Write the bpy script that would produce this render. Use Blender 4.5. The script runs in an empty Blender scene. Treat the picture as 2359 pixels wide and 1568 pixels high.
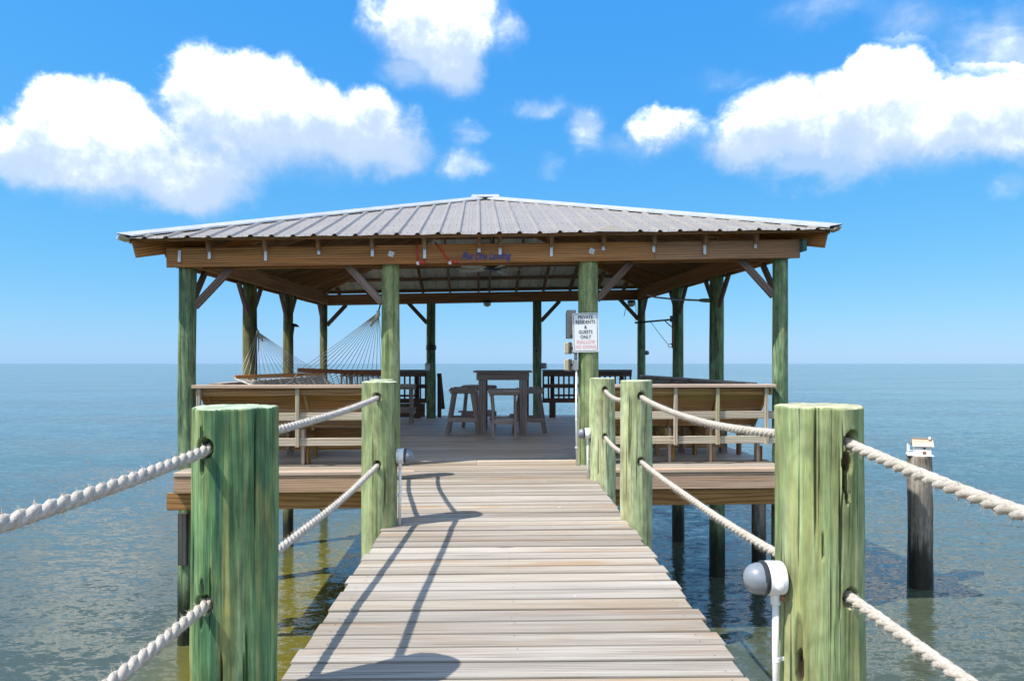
import bpy, bmesh, math, random
from mathutils import Vector, Matrix, noise

random.seed(11)
R = math.radians
scn = bpy.context.scene
col = scn.collection

# ------------------------------------------------------------------ camera
CAM_Z = 1.18
cam_d = bpy.data.cameras.new('camera')
cam_d.lens = 24.0
cam_d.sensor_width = 36.0
cam_d.shift_y = 0.0226
cam_d.clip_start = 0.05
cam_d.clip_end = 80000.0
cam = bpy.data.objects.new('camera', cam_d)
cam.location = (0, 0, CAM_Z)
cam.rotation_euler = (R(90), 0, 0)
col.objects.link(cam)
scn.camera = cam

# ------------------------------------------------------------------ sun, sky, exposure
SUN_EL, SUN_AZ = 56.0, 30.0            # sun stands to the left and a little behind the camera
to_sun = Vector((-math.cos(R(SUN_AZ)) * math.cos(R(SUN_EL)), -math.sin(R(SUN_AZ)) * math.cos(R(SUN_EL)), math.sin(R(SUN_EL))))
sun_d = bpy.data.lights.new('sun', 'SUN')
sun_d.energy = 3.7
sun_d.angle = R(0.53)
sun_d.color = (1.0, 0.945, 0.87)
sun = bpy.data.objects.new('sun', sun_d)
sun.rotation_euler = to_sun.to_track_quat('Z', 'Y').to_euler()
sun.location = (-6, -3, 12)
col.objects.link(sun)

scn.view_settings.view_transform = 'Standard'
scn.view_settings.look = 'None'
scn.view_settings.exposure = 0.8
scn.view_settings.gamma = 1.0
scn.view_settings.use_curve_mapping = False
scn.render.engine = 'CYCLES'
scn.cycles.use_denoising = True
scn.cycles.max_bounces = 8
scn.cycles.diffuse_bounces = 5
scn.cycles.glossy_bounces = 3
scn.cycles.use_adaptive_sampling = True
scn.cycles.adaptive_threshold = 0.025
scn.cycles.sample_clamp_indirect = 6.0
scn.cycles.caustics_reflective = False
scn.cycles.caustics_refractive = False


class NT:
    """small helper to write node trees"""
    def __init__(self, tree):
        self.t = tree
        self.n = tree.nodes
        self.l = tree.links

    def node(self, kind, **kw):
        nd = self.n.new(kind)
        for k, v in kw.items():
            setattr(nd, k, v)
        return nd

    def put(self, sock, v):
        if hasattr(v, 'is_output'):
            self.l.new(v, sock)
        elif v is not None:
            sock.default_value = v

    def m(self, op, a, b=None, c=None, clamp=False):
        nd = self.node('ShaderNodeMath', operation=op, use_clamp=clamp)
        self.put(nd.inputs[0], a)
        if b is not None:
            self.put(nd.inputs[1], b)
        if c is not None:
            self.put(nd.inputs[2], c)
        return nd.outputs[0]

    def vm(self, op, a, b=None):
        nd = self.node('ShaderNodeVectorMath', operation=op)
        self.put(nd.inputs[0], a)
        if b is not None:
            self.put(nd.inputs[1], b)
        return nd.outputs[0]

    def noise(self, vec, scale=1.0, detail=4.0, rough=0.55, dist=0.0, out='Fac'):
        nd = self.node('ShaderNodeTexNoise')
        self.put(nd.inputs['Vector'], vec)
        nd.inputs['Scale'].default_value = scale
        nd.inputs['Detail'].default_value = detail
        nd.inputs['Roughness'].default_value = rough
        nd.inputs['Distortion'].default_value = dist
        return nd.outputs[out]

    def ramp(self, fac, stops):
        nd = self.node('ShaderNodeValToRGB')
        e = nd.color_ramp.elements
        while len(e) < len(stops):
            e.new(0.5)
        for i, (p, c) in enumerate(stops):
            e[i].position = p
            e[i].color = (c[0], c[1], c[2], 1)
        self.put(nd.inputs[0], fac)
        return nd.outputs[0]

    def mix(self, fac, a, b, mode='MIX'):
        nd = self.node('ShaderNodeMix', data_type='RGBA', blend_type=mode)
        self.put(nd.inputs[0], fac)
        for i, v in ((6, a), (7, b)):
            if isinstance(v, tuple):
                v = (v[0], v[1], v[2], 1)
            self.put(nd.inputs[i], v)
        return nd.outputs[2]

    def rng(self, v, a, b, c, d, smooth=False):
        nd = self.node('ShaderNodeMapRange')
        nd.interpolation_type = 'SMOOTHSTEP' if smooth else 'LINEAR'
        nd.clamp = True
        self.put(nd.inputs[0], v)
        for i, x in enumerate((a, b, c, d)):
            self.put(nd.inputs[i + 1], x)
        return nd.outputs[0]

    def xyz(self, x, y, z):
        nd = self.node('ShaderNodeCombineXYZ')
        for i, v in enumerate((x, y, z)):
            self.put(nd.inputs[i], v)
        return nd.outputs[0]

    def sep(self, v):
        nd = self.node('ShaderNodeSeparateXYZ')
        self.put(nd.inputs[0], v)
        return nd.outputs


def build_world():
    w = bpy.data.worlds.new('World')
    scn.world = w
    w.cycles.sampling_method = 'NONE'
    w.use_nodes = True
    w.node_tree.nodes.clear()
    k = NT(w.node_tree)
    out = k.node('ShaderNodeOutputWorld')
    bg = k.node('ShaderNodeBackground')
    bg.inputs['Strength'].default_value = 0.10
    k.l.new(bg.outputs[0], out.inputs[0])
    sky = k.node('ShaderNodeTexSky', sky_type='NISHITA')
    sky.sun_disc = False
    sky.sun_elevation = R(SUN_EL)
    sky.sun_rotation = math.atan2(to_sun.x, to_sun.y)
    sky.altitude = 0
    sky.air_density = 1.0
    sky.dust_density = 0.25
    sky.ozone_density = 2.2
    hs = k.node('ShaderNodeHueSaturation')
    hs.inputs['Saturation'].default_value = 1.2
    hs.inputs['Value'].default_value = 1.0
    k.l.new(sky.outputs[0], hs.inputs['Color'])
    # the photograph's deep cyan-blue colour balance
    sp = k.sep(hs.outputs[0])
    ch = [k.m('MULTIPLY', k.m('POWER', k.m('MULTIPLY', sp[i], .146), p), g / .1625) for i, (g, p) in enumerate(((.40, .80), (.645, .43), (.93, .10)))]
    skyc = k.xyz(*ch)
    tc = k.node('ShaderNodeTexCoord')
    d = tc.outputs['Generated']
    s = k.sep(d)
    az = k.m('MULTIPLY', k.m('ARCTAN2', s[0], s[1]), 57.29578)
    el = k.m('MULTIPLY', k.m('ARCSINE', s[2]), 57.29578)
    w1 = k.noise(d, 7.0, 8, 0.63, 0.0, 'Color')
    w1s = k.sep(w1)
    waz = k.m('MULTIPLY_ADD', k.m('SUBTRACT', w1s[0], 0.5), 7.0, az)
    wel = k.m('MULTIPLY_ADD', k.m('SUBTRACT', w1s[1], 0.5), 6.0, el)
    fine = k.noise(d, 26.0, 6, 0.6)
    # cumulus lobes: compass bearing, elevation, half width, half height (degrees), strength
    F = 1573.0

    def dirn(px, py):
        x = (px - 1179.5) / F
        z = (837 - py) / F
        return math.degrees(math.atan(x)), math.degrees(math.atan(z * math.cos(math.atan(x))))

    # px, py, rx, ry, strength, then height and half height of the whole cloud
    G1, G2, G3, G4, G5 = (355, 125), (275, 140), (85, 115), (320, 70), (290, 125)
    lobes = [(150, 300, 120, 88, 1, G1), (275, 300, 110, 80, 1, G1), (50, 365, 120, 80, .9, G1), (200, 400, 210, 90, .9, G1), (360, 375, 160, 90, 1.0, G1), (485, 425, 125, 72, 1.3, G1),
             (480, 215, 110, 95, 1, G2), (625, 220, 125, 88, 1, G2), (560, 300, 190, 105, .8, G2), (785, 290, 125, 88, 1, G2), (865, 335, 115, 84, 1.0, G2), (700, 350, 210, 80, .6, G2),
             (935, 372, 80, 52, .6, G2), (1055, 385, 66, 45, .5, G2), (1065, 300, 52, 36, .32, G2),
             (955, 55, 130, 110, 1, G3), (1060, 85, 115, 95, 1, G3), (990, 140, 105, 80, .7, G3), (1085, 165, 70, 55, .6, G3), (925, 175, 70, 45, .3, G3), (1175, 75, 45, 55, .3, G3),
             (1240, 240, 75, 34, .3, (240, 40)), (1350, 310, 60, 62, .36, G4), (1535, 310, 95, 58, .7, G4), (1250, 390, 45, 34, .16, (390, 40)), (1450, 350, 80, 40, .2, G4),
             (1775, 285, 145, 98, 1, G5), (1860, 335, 200, 92, .8, G5), (2050, 205, 120, 86, 1, G5), (2000, 285, 190, 115, .9, G5), (1700, 350, 100, 62, .6, G5), (2250, 265, 140, 92, .9, G5),
             (2150, 335, 180, 80, .7, G5), (2350, 285, 120, 110, .9, G5), (1905, 385, 160, 52, .5, G5),
             (2310, 100, 150, 95, .36, (100, 200)), (1890, 15, 150, 50, .16, (15, 120)), (2120, 40, 150, 70, .15, (40, 120)), (2330, 420, 90, 36, .15, (420, 60)), (1650, 180, 120, 30, .10, (180, 60))]
    dens = None
    hgt = None
    wisp = None
    for (px, py, rx, ry, amp, (gy, gh)) in lobes:
        a, e = dirn(px, py)
        kx = math.cos(R(a)) ** 2
        ra = rx / F * 57.3 * kx * 1.28
        re = ry / F * 57.3 * math.cos(R(a)) * 1.28
        dx = k.m('MULTIPLY', k.m('SUBTRACT', waz, a), 1 / ra)
        dy = k.m('MULTIPLY', k.m('SUBTRACT', wel, e), 1 / re)
        q = k.m('SUBTRACT', 1.0, k.m('MULTIPLY_ADD', dx, dx, k.m('MULTIPLY', dy, dy)))
        q = k.m('MAXIMUM', q, 0.0)
        f = k.m('MULTIPLY', k.m('MULTIPLY', q, q), amp)
        if amp < .55:
            wisp = f if wisp is None else k.m('ADD', wisp, f)
            continue
        eg = dirn(px, gy)[1]
        g = k.m('MULTIPLY', f, k.m('MULTIPLY', k.m('SUBTRACT', wel, eg), F / (gh * 57.3)))
        dens = f if dens is None else k.m('ADD', dens, f)
        hgt = g if hgt is None else k.m('ADD', hgt, g)
    top = k.m('DIVIDE', hgt, k.m('MAXIMUM', dens, 0.02))
    top = k.m('MULTIPLY_ADD', k.m('SUBTRACT', fine, 0.5), 1.9, top)
    top01 = k.rng(top, -0.95, 1.05, 0.0, 1.0, True)
    dens = k.m('MULTIPLY_ADD', k.m('SUBTRACT', fine, 0.5), 0.16, dens)
    wid = k.rng(top01, 0.1, 0.8, 1.25, 0.42)
    al = k.rng(dens, 0.05, k.m('ADD', 0.05, wid), 0.0, 1.0, True)
    # out-of-view cumulus, added dense and bright to light the shaded floor
    sv = k.vm('MULTIPLY', d, (1.0, 1.0, 2.4))
    g1 = k.noise(sv, 3.1, 8, 0.55)
    g1 = k.m('SUBTRACT', g1, k.rng(el, 30.0, 70.0, 0.0, 0.06, True))      # thinned overhead to keep white cloud reflections off the water
    g2 = k.rng(g1, 0.435, 0.60, 0.0, 1.0, True)
    away = k.rng(k.m('ABSOLUTE', az), 46.0, 58.0, 0.0, 1.0, True)
    lowm = k.rng(el, 3.0, 8.0, 0.0, 1.0, True)
    high = k.rng(el, 42.0, 56.0, 0.0, 1.0, True)
    away = k.m('MAXIMUM', away, high)
    al2 = k.m('MULTIPLY', k.m('MULTIPLY', g2, away), lowm)
    al = k.m('MAXIMUM', al, al2)
    wn = k.noise(k.vm('MULTIPLY', d, (9.0, 9.0, 22.0)), 1.0, 6, 0.6, 0.4)
    wal = k.m('MULTIPLY', k.rng(k.m('MULTIPLY', wisp, k.rng(wn, .3, .65, .25, 1.5)), 0.0, 0.46, 0.0, 1.0, True), 0.66)
    al = k.m('MAXIMUM', k.m('MULTIPLY', al, 0.95), wal)
    lit = k.m('POWER', top01, 2.9)
    lit2 = k.rng(g1, 0.44, 0.60, 0.25, 1.0)
    lit = k.m('MAXIMUM', lit, k.m('MULTIPLY', lit2, k.m('GREATER_THAN', al2, 0.001)))
    cc = k.mix(lit, (3.5, 4.4, 5.7), (15.5, 15.0, 14.5))
    fin = k.mix(al, skyc, cc)
    k.l.new(fin, bg.inputs[0])


build_world()

# ------------------------------------------------------------------ materials
MAT = {}


def new_mat(name):
    m = bpy.data.materials.new(name)
    m.use_nodes = True
    m.node_tree.nodes.clear()
    k = NT(m.node_tree)
    out = k.node('ShaderNodeOutputMaterial')
    b = k.node('ShaderNodeBsdfPrincipled')
    k.l.new(b.outputs[0], out.inputs[0])
    MAT[name] = m
    return m, k, b


def bump(k, b, h, strength, dist):
    nd = k.node('ShaderNodeBump')
    nd.inputs['Strength'].default_value = strength
    nd.inputs['Distance'].default_value = dist
    k.put(nd.inputs['Height'], h)
    k.l.new(nd.outputs[0], b.inputs['Normal'])
    return nd


def rand_pos(k, sx, sy, sz):
    tc = k.node('ShaderNodeTexCoord')
    oi = k.node('ShaderNodeObjectInfo')
    r = oi.outputs['Random']
    off = k.xyz(k.m('MULTIPLY', r, 37.0), k.m('MULTIPLY', r, 91.0), k.m('MULTIPLY', r, 53.0))
    p = k.vm('ADD', tc.outputs['Object'], off)
    return p, r


def wood(name, dark, mid, light, warm=None, fig_a=14.0, edge=0.0, var=(0.82, 1.14), rough=0.82, ringf=260.0, ringa=0.26, knots=0.5, green=None, bmp=0.35, gain=1.0, spec=0.25):
    m, k, b = new_mat(name)
    p, r = rand_pos(k, 1, 1, 1)
    grain = k.noise(k.vm('MULTIPLY', p, (1.6, 60, 60)), 1.0, 5, 0.65)
    streak = k.noise(k.vm('MULTIPLY', p, (0.55, 11, 11)), 1.0, 4, 0.55, 0.5)
    fig = k.noise(k.vm('MULTIPLY', p, (0.9, 5.0, 5.0)), 1.0, 2, 0.5)
    s = k.sep(p)
    ph = k.m('ADD', k.m('MULTIPLY', k.m('ADD', s[1], s[2]), ringf), k.m('MULTIPLY', fig, fig_a))
    ring = k.m('MULTIPLY_ADD', k.m('SINE', ph), 0.5, 0.5)
    ring = k.m('POWER', ring, 2.2)
    f = k.m('ADD', k.m('MULTIPLY', grain, 0.5), k.m('MULTIPLY', streak, 0.62))
    f = k.m('SUBTRACT', f, k.m('MULTIPLY', ring, ringa))
    c = k.ramp(f, [(0.18, dark), (0.47, mid), (0.74, light)])
    if warm is not None:
        wn = k.noise(k.vm('MULTIPLY', p, (0.8, 7.0, 7.0)), 1.3, 3, 0.6, 0.4)
        wf = k.m('MULTIPLY', k.rng(wn, 0.48, 0.68, 0.0, 1.0, True), k.rng(k.m('FRACT', k.m('MULTIPLY', r, 7.31)), 0.25, 1.0, 0.12, 0.85))
        c = k.mix(wf, c, warm)
    if green is not None:
        gn = k.noise(k.vm('MULTIPLY', p, (0.7, 6.0, 6.0)), 0.9, 2, 0.5)
        c = k.mix(k.m('MULTIPLY', k.rng(gn, 0.45, 0.7, 0, 1, True), 0.7), c, green)
    if knots > 0:
        vo = k.node('ShaderNodeTexVoronoi')
        k.put(vo.inputs['Vector'], k.vm('MULTIPLY', p, (1.9, 7.0, 7.0)))
        vo.inputs['Scale'].default_value = 1.0
        vd = k.m('ADD', vo.outputs['Distance'], k.m('MULTIPLY', k.m('SUBTRACT', grain, 0.5), 0.10))
        vc = k.sep(vo.outputs['Color'])
        kn = k.m('MULTIPLY', k.rng(vd, 0.05, 0.17, 1.0, 0.0, True), k.m('GREATER_THAN', vc[0], 1.0 - 0.35 * knots))
        c = k.mix(k.m('MULTIPLY', kn, 0.75), c, tuple(x * 0.32 for x in mid))
    br = k.m('MULTIPLY', k.rng(k.m('FRACT', k.m('MULTIPLY', r, 13.7)), 0, 1, var[0], var[1]), gain)
    hv = k.node('ShaderNodeHueSaturation')
    k.put(hv.inputs['Value'], br)
    k.put(hv.inputs['Saturation'], k.rng(k.m('FRACT', k.m('MULTIPLY', r, 5.9)), 0, 1, 0.8, 1.15))
    k.l.new(c, hv.inputs['Color'])
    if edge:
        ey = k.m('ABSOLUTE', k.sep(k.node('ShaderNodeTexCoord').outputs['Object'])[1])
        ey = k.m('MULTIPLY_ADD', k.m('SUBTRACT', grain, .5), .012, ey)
        gap_shade = k.m('MULTIPLY', k.rng(ey, .054, .068, 0, 1, True), edge)  # shade of the gaps painted dark along the long plank edges
    # fine dark checks along the grain
    ck = k.noise(k.vm('MULTIPLY', p, (1.1, 120, 120)), 1.0, 2, 0.5)
    ckf = k.m('MULTIPLY', k.rng(ck, 0.64, 0.72, 0.0, 1.0), 0.7)
    c2 = k.mix(ckf, hv.outputs[0], tuple(x * 0.3 for x in dark))
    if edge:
        c2 = k.mix(gap_shade, c2, tuple(x * 0.35 for x in dark))
    k.l.new(c2, b.inputs['Base Color'])
    b.inputs['Roughness'].default_value = rough
    b.inputs['Specular IOR Level'].default_value = spec
    h = k.m('SUBTRACT', k.m('ADD', grain, k.m('MULTIPLY', ring, 0.35)), k.m('MULTIPLY', ckf, 0.9))
    bump(k, b, h, bmp, 0.004)
    return m


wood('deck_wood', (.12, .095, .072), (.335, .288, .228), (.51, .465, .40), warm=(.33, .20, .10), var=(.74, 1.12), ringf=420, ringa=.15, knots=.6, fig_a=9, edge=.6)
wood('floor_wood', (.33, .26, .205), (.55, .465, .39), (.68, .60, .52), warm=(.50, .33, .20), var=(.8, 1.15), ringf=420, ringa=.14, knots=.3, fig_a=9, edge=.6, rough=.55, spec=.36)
wood('beam_wood', (.13, .052, .023), (.37, .18, .082), (.54, .30, .15), warm=(.46, .20, .07), var=(.85, 1.15), ringf=230, ringa=.22, knots=.25)
wood('rafter_wood', (.12, .06, .032), (.26, .145, .08), (.38, .23, .135), var=(.8, 1.2), ringf=300, ringa=.16, knots=.25)
wood('bench_wood', (.12, .055, .02), (.33, .185, .08), (.50, .33, .175), warm=(.40, .19, .065), green=(.30, .25, .09), var=(.82, 1.15), ringf=190, ringa=.26, knots=.5, fig_a=20)
wood('rail_wood', (.20, .15, .095), (.42, .35, .255), (.57, .50, .39), green=(.35, .35, .22), var=(.85, 1.1), ringf=200, ringa=.24, knots=.5, fig_a=20)
wood('cap_wood', (.30, .19, .12), (.47, .335, .24), (.58, .45, .35), var=(.9, 1.1), ringf=120, ringa=.16, knots=.4)
wood('fascia_wood', (.20, .12, .075), (.37, .25, .17), (.49, .36, .265), var=(.88, 1.1), ringf=220, ringa=.18, knots=.8)
wood('girder_wood', (.13, .065, .025), (.30, .16, .065), (.42, .24, .10), var=(.85, 1.1), ringf=110, ringa=.25, knots=.5)
wood('grey_wood', (.16, .122, .105), (.33, .265, .235), (.50, .42, .38), warm=(.32, .20, .13), var=(.8, 1.2), ringf=160, ringa=.18, knots=.3)
wood('dark_wood', (.035, .021, .016), (.085, .052, .04), (.16, .105, .08), var=(.8, 1.2), ringf=160, ringa=.18, knots=.2)
wood('brace_wood', (.095, .06, .05), (.20, .14, .12), (.30, .23, .205), warm=(.17, .09, .05), var=(.75, 1.15), ringf=140, ringa=.2, knots=.4)
wood('char_wood', (.025, .025, .025), (.07, .068, .066), (.14, .135, .13), ringf=160, ringa=.18, knots=.2)
wood('teal_wood', (.03, .08, .085), (.075, .165, .165), (.14, .25, .24), ringf=140, ringa=.2, knots=0)
wood('shingle_wood', (.22, .13, .08), (.42, .31, .22), (.62, .56, .5), ringf=140, ringa=.1, knots=0)
wood('orange_wood', (.32, .11, .025), (.5, .19, .045), (.6, .27, .08), ringf=140, ringa=.15, knots=0, rough=.45)
wood('darkorange_wood', (.07, .022, .01), (.13, .045, .018), (.2, .075, .03), ringf=140, ringa=.15, knots=0, rough=.5)


def piling(name, teal, deep, mid, pale, tan, palebias=0.0, tanamt=0.5, topc=(.62, .66, .42)):
    m, k, b = new_mat(name)
    p, r = rand_pos(k, 1, 1, 1)
    n1 = k.noise(k.vm('MULTIPLY', p, (15, 15, 0.8)), 1.0, 6, 0.62, 0.3)
    n2 = k.noise(k.vm('MULTIPLY', p, (95, 95, 3.4)), 1.0, 5, 0.7)
    n3 = k.noise(k.vm('MULTIPLY', p, (17, 17, 1.2)), 1.0, 4, 0.6, 0.5)
    f = k.m('ADD', k.m('MULTIPLY', n1, 0.60), k.m('MULTIPLY', n2, 0.44))
    f = k.m('ADD', f, palebias)
    c = k.ramp(f, [(0.34, teal), (0.45, deep), (0.54, mid), (0.67, pale)])
    tf = k.m('MULTIPLY', k.rng(n3, 0.47, 0.68, 0, 1, True), k.m('MULTIPLY', k.rng(n2, 0.35, 0.6, 0.25, 1), tanamt))
    c = k.mix(tf, c, tan)
    # growth-figure swirls
    sp = k.sep(p)
    fg = k.noise(k.vm('MULTIPLY', p, (4, 4, 1.3)), 1.0, 2, 0.5)
    sw = k.m('POWER', k.m('MULTIPLY_ADD', k.m('SINE', k.m('MULTIPLY', fg, 75.0)), 0.5, 0.5), 3.0)
    c = k.mix(k.m('MULTIPLY', sw, 0.20), c, tuple(x * .55 for x in deep))
    # dark checks
    ck = k.noise(k.vm('MULTIPLY', p, (62, 62, 0.8)), 1.0, 3, 0.55)
    ckf = k.rng(ck, 0.64, 0.69, 0.0, 0.85)
    c = k.mix(ckf, c, tuple(x * .25 for x in deep))
    # knots
    vo = k.node('ShaderNodeTexVoronoi')
    k.put(vo.inputs['Vector'], k.vm('MULTIPLY', p, (6.5, 6.5, 2.6)))
    vo.inputs['Scale'].default_value = 1.0
    vc = k.sep(vo.outputs['Color'])
    kn = k.m('MULTIPLY', k.rng(k.m('ADD', vo.outputs['Distance'], k.m('MULTIPLY', k.m('SUBTRACT', n2, .5), .25)), 0.06, 0.2, 1, 0, True), k.m('GREATER_THAN', vc[0], 0.8))
    c = k.mix(k.m('MULTIPLY', kn, 0.6), c, (.05, .045, .02))
    # orange resin stains
    og = k.noise(k.vm('MULTIPLY', p, (11, 11, 3.0)), 1.0, 3, 0.55)
    c = k.mix(k.m('MULTIPLY', k.rng(og, 0.69, 0.77, 0, 1, True), 0.65), c, (.42, .21, .035))
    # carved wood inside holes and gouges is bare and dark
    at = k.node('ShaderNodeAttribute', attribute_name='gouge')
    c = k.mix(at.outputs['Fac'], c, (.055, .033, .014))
    # tide line: dark algae and wet wood close to the water
    ge = k.node('ShaderNodeNewGeometry')
    z = k.sep(ge.outputs['Position'])[2]
    zz = k.m('MULTIPLY_ADD', k.m('SUBTRACT', n1, 0.5), 0.7, z)
    wet = k.rng(zz, -1.55, -1.15, 1.0, 0.0, True)
    c = k.mix(k.m('MULTIPLY', wet, 0.93), c, (.012, .012, .008))
    # sawn top
    nz = k.sep(ge.outputs['Normal'])[2]
    tn = k.noise(k.vm('MULTIPLY', p, (30, 30, 1)), 1.0, 4, 0.6)
    tcx = k.mix(tn, tuple(x * .75 for x in topc), tuple(min(.85, x * 1.15) for x in topc))
    c = k.mix(k.rng(nz, 0.7, 0.9, 0, 1), c, tcx)
    hv = k.node('ShaderNodeHueSaturation')
    blot = k.noise(k.vm('MULTIPLY', p, (13, 13, 5.0)), 1.0, 4, 0.6)
    k.put(hv.inputs['Value'], k.m('MULTIPLY', k.rng(k.m('FRACT', k.m('MULTIPLY', r, 11.3)), 0, 1, .90, 1.08), k.rng(blot, .3, .65, .52, 1.14)))
    k.put(hv.inputs['Saturation'], .86)
    k.l.new(c, hv.inputs['Color'])
    k.l.new(hv.outputs[0], b.inputs['Base Color'])
    k.put(b.inputs['Roughness'], k.rng(wet, 0, 1, 0.74, 0.3))
    b.inputs['Specular IOR Level'].default_value = 0.3
    h = k.m('SUBTRACT', k.m('ADD', k.m('MULTIPLY', n2, .8), k.m('MULTIPLY', n1, .4)), k.m('MULTIPLY', ckf, 1.1))
    bump(k, b, h, 0.8, 0.007)
    return m


piling('piling_deep', (.015, .10, .085), (.06, .19, .065), (.17, .34, .11), (.42, .53, .25), (.42, .38, .09), -0.02, 1.0, (.5, .62, .40))
piling('piling_lime', (.055, .125, .05), (.15, .225, .07), (.275, .375, .125), (.43, .51, .235), (.38, .33, .09), 0.045, 0.75, (.60, .57, .32))
piling('piling_mid', (.06, .12, .055), (.135, .205, .07), (.27, .35, .13), (.42, .48, .23), (.32, .29, .10), 0.03, 0.6)
piling('piling_pale', (.10, .17, .07), (.21, .30, .11), (.34, .44, .18), (.50, .56, .31), (.44, .36, .14), 0.07, 0.7)
piling('piling_post', (.018, .075, .055), (.06, .135, .06), (.16, .27, .12), (.32, .43, .2), (.25, .25, .10), 0.01, 0.5)
piling('piling_brown', (.03, .035, .015), (.085, .085, .025), (.19, .19, .06), (.33, .33, .13), (.2, .16, .05), 0.0, 0.7)
piling('piling_grey', (.07, .055, .042), (.17, .14, .11), (.30, .255, .205), (.47, .43, .37), (.30, .21, .11), 0.0, 0.7)


def plain(name, c, rough=0.5, metal=0.0, nsc=30.0, namt=0.18, spec=0.5, b_amt=0.0):
    m, k, b = new_mat(name)
    tc = k.node('ShaderNodeTexCoord')
    n = k.noise(tc.outputs['Object'], nsc, 5, 0.6)
    cc = k.mix(n, tuple(x * (1 - namt) for x in c), tuple(min(1, x * (1 + namt)) for x in c))
    k.l.new(cc, b.inputs['Base Color'])
    k.put(b.inputs['Roughness'], k.rng(n, .3, .7, max(.04, rough - .08), rough + .08))
    b.inputs['Metallic'].default_value = metal
    b.inputs['Specular IOR Level'].default_value = spec
    if b_amt:
        bump(k, b, n, b_amt, 0.003)
    return m


plain('white_plastic', (.74, .74, .73), .45)
plain('white_paint', (.78, .78, .77), .6, namt=.12, nsc=14, b_amt=.3)
plain('grey_plastic', (.19, .21, .24), .35)
plain('dark_plastic', (.03, .034, .04), .4)
plain('frosted_lens', (.20, .225, .26), .3)
plain('box_grey', (.27, .27, .25), .55)
plain('lamp_tan', (.32, .28, .19), .55)
plain('lamp_glass', (.55, .6, .62), .12)
plain('black_metal', (.012, .012, .013), .4)
plain('galvanised', (.52, .54, .56), .42, metal=.55, nsc=60, namt=.25)
plain('rusty_metal', (.22, .10, .05), .7)
plain('red_strap', (.62, .03, .025), .5)
plain('blue_paint', (.018, .05, .25), .45)
plain('sign_white', (.78, .79, .80), .35, namt=.05)
plain('sign_black', (.012, .012, .013), .45)
plain('sign_red', (.74, .38, .37), .45)
plain('cotton_cord', (.55, .53, .48), .9, nsc=400)
plain('fan_blade', (.72, .72, .70), .45)
plain('green_line', (.02, .10, .07), .6)
plain('screw_dark', (.05, .045, .04), .6)
plain('dropping', (.75, .75, .72), .8)

# rope
m, k, b = new_mat('rope')
tc = k.node('ShaderNodeTexCoord')
n = k.noise(tc.outputs['Object'], 90.0, 4, 0.65)
n2 = k.noise(k.vm('MULTIPLY', tc.outputs['Object'], (420, 60, 420)), 1.0, 3, 0.6)
c = k.ramp(n, [(.25, (.31, .27, .22)), (.5, (.51, .465, .40)), (.75, (.66, .62, .56))])
grime = k.noise(tc.outputs['Object'], 9.0, 4, .6)
c = k.mix(k.rng(grime, .45, .7, 0, .55, True), c, (.34, .30, .24))
k.l.new(k.mix(k.m('MULTIPLY', n2, .4), c, (.40, .35, .29)), b.inputs['Base Color'])
b.inputs['Roughness'].default_value = .95
b.inputs['Specular IOR Level'].default_value = .1
b.inputs['Sheen Weight'].default_value = .15
bump(k, b, k.m('ADD', n2, n), .7, .003)

# roof metal
m, k, b = new_mat('roof_metal')
tc = k.node('ShaderNodeTexCoord')
po = tc.outputs['Object']
n = k.noise(k.vm('MULTIPLY', po, (3.0, 1.2, 1.2)), 1.0, 6, .6)
st = k.noise(k.vm('MULTIPLY', po, (30.0, 1.0, 1.0)), 1.0, 4, .6)
f = k.m('ADD', k.m('MULTIPLY', n, .6), k.m('MULTIPLY', st, .4))
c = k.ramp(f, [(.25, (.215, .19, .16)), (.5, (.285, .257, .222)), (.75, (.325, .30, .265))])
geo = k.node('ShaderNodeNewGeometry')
c = k.mix(geo.outputs['Backfacing'], c, k.ramp(f, [(.28, (.60, .56, .50)), (.7, (.84, .81, .75))]))   # underside colour lifted to stand in for bright light under the roof
k.l.new(c, b.inputs['Base Color'])
b.inputs['Metallic'].default_value = .06
b.inputs['Roughness'].default_value = .5
bump(k, b, f, .12, .003)

plain('cap_metal', (.50, .51, .52), .42, metal=.3, nsc=5, namt=.1)

# water
m, k, b = new_mat('bay_water')
ge = k.node('ShaderNodeNewGeometry')
pos = ge.outputs['Position']
cd = k.noise(k.vm('MULTIPLY', pos, (.05, .11, 0)), 1.0, 4, .55)
c = k.ramp(cd, [(.3, (.046, .060, .042)), (.55, (.062, .076, .048)), (.75, (.080, .090, .048))])
ps = k.sep(pos)
dx_ = k.m('MULTIPLY', k.m('ADD', ps[0], 2.1), 1 / 1.9)
dy_ = k.m('MULTIPLY', k.m('SUBTRACT', ps[1], 9.5), 1 / 5.5)
rr_ = k.m('ADD', k.m('MULTIPLY_ADD', dx_, dx_, k.m('MULTIPLY', dy_, dy_)), k.m('MULTIPLY', k.m('SUBTRACT', cd, .5), 1.2))
c = k.mix(k.rng(rr_, .2, 1.45, 1.0, 0.0, True), c, (.112, .102, .016))     # silty shallow by the piles
k.l.new(c, b.inputs['Base Color'])
b.inputs['Roughness'].default_value = .10
b.inputs['IOR'].default_value = 1.333
b.inputs['Specular IOR Level'].default_value = .5
def ripple(sx, sy, det, ro, di, amp):
    c_ = k.noise(k.vm('MULTIPLY', pos, (sx, sy, 0)), 1.0, det, ro, di, 'Color')
    return k.vm('MULTIPLY', k.vm('SUBTRACT', c_, (.5, .5, .5)), (amp * .29, amp * .52, 0))


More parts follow.
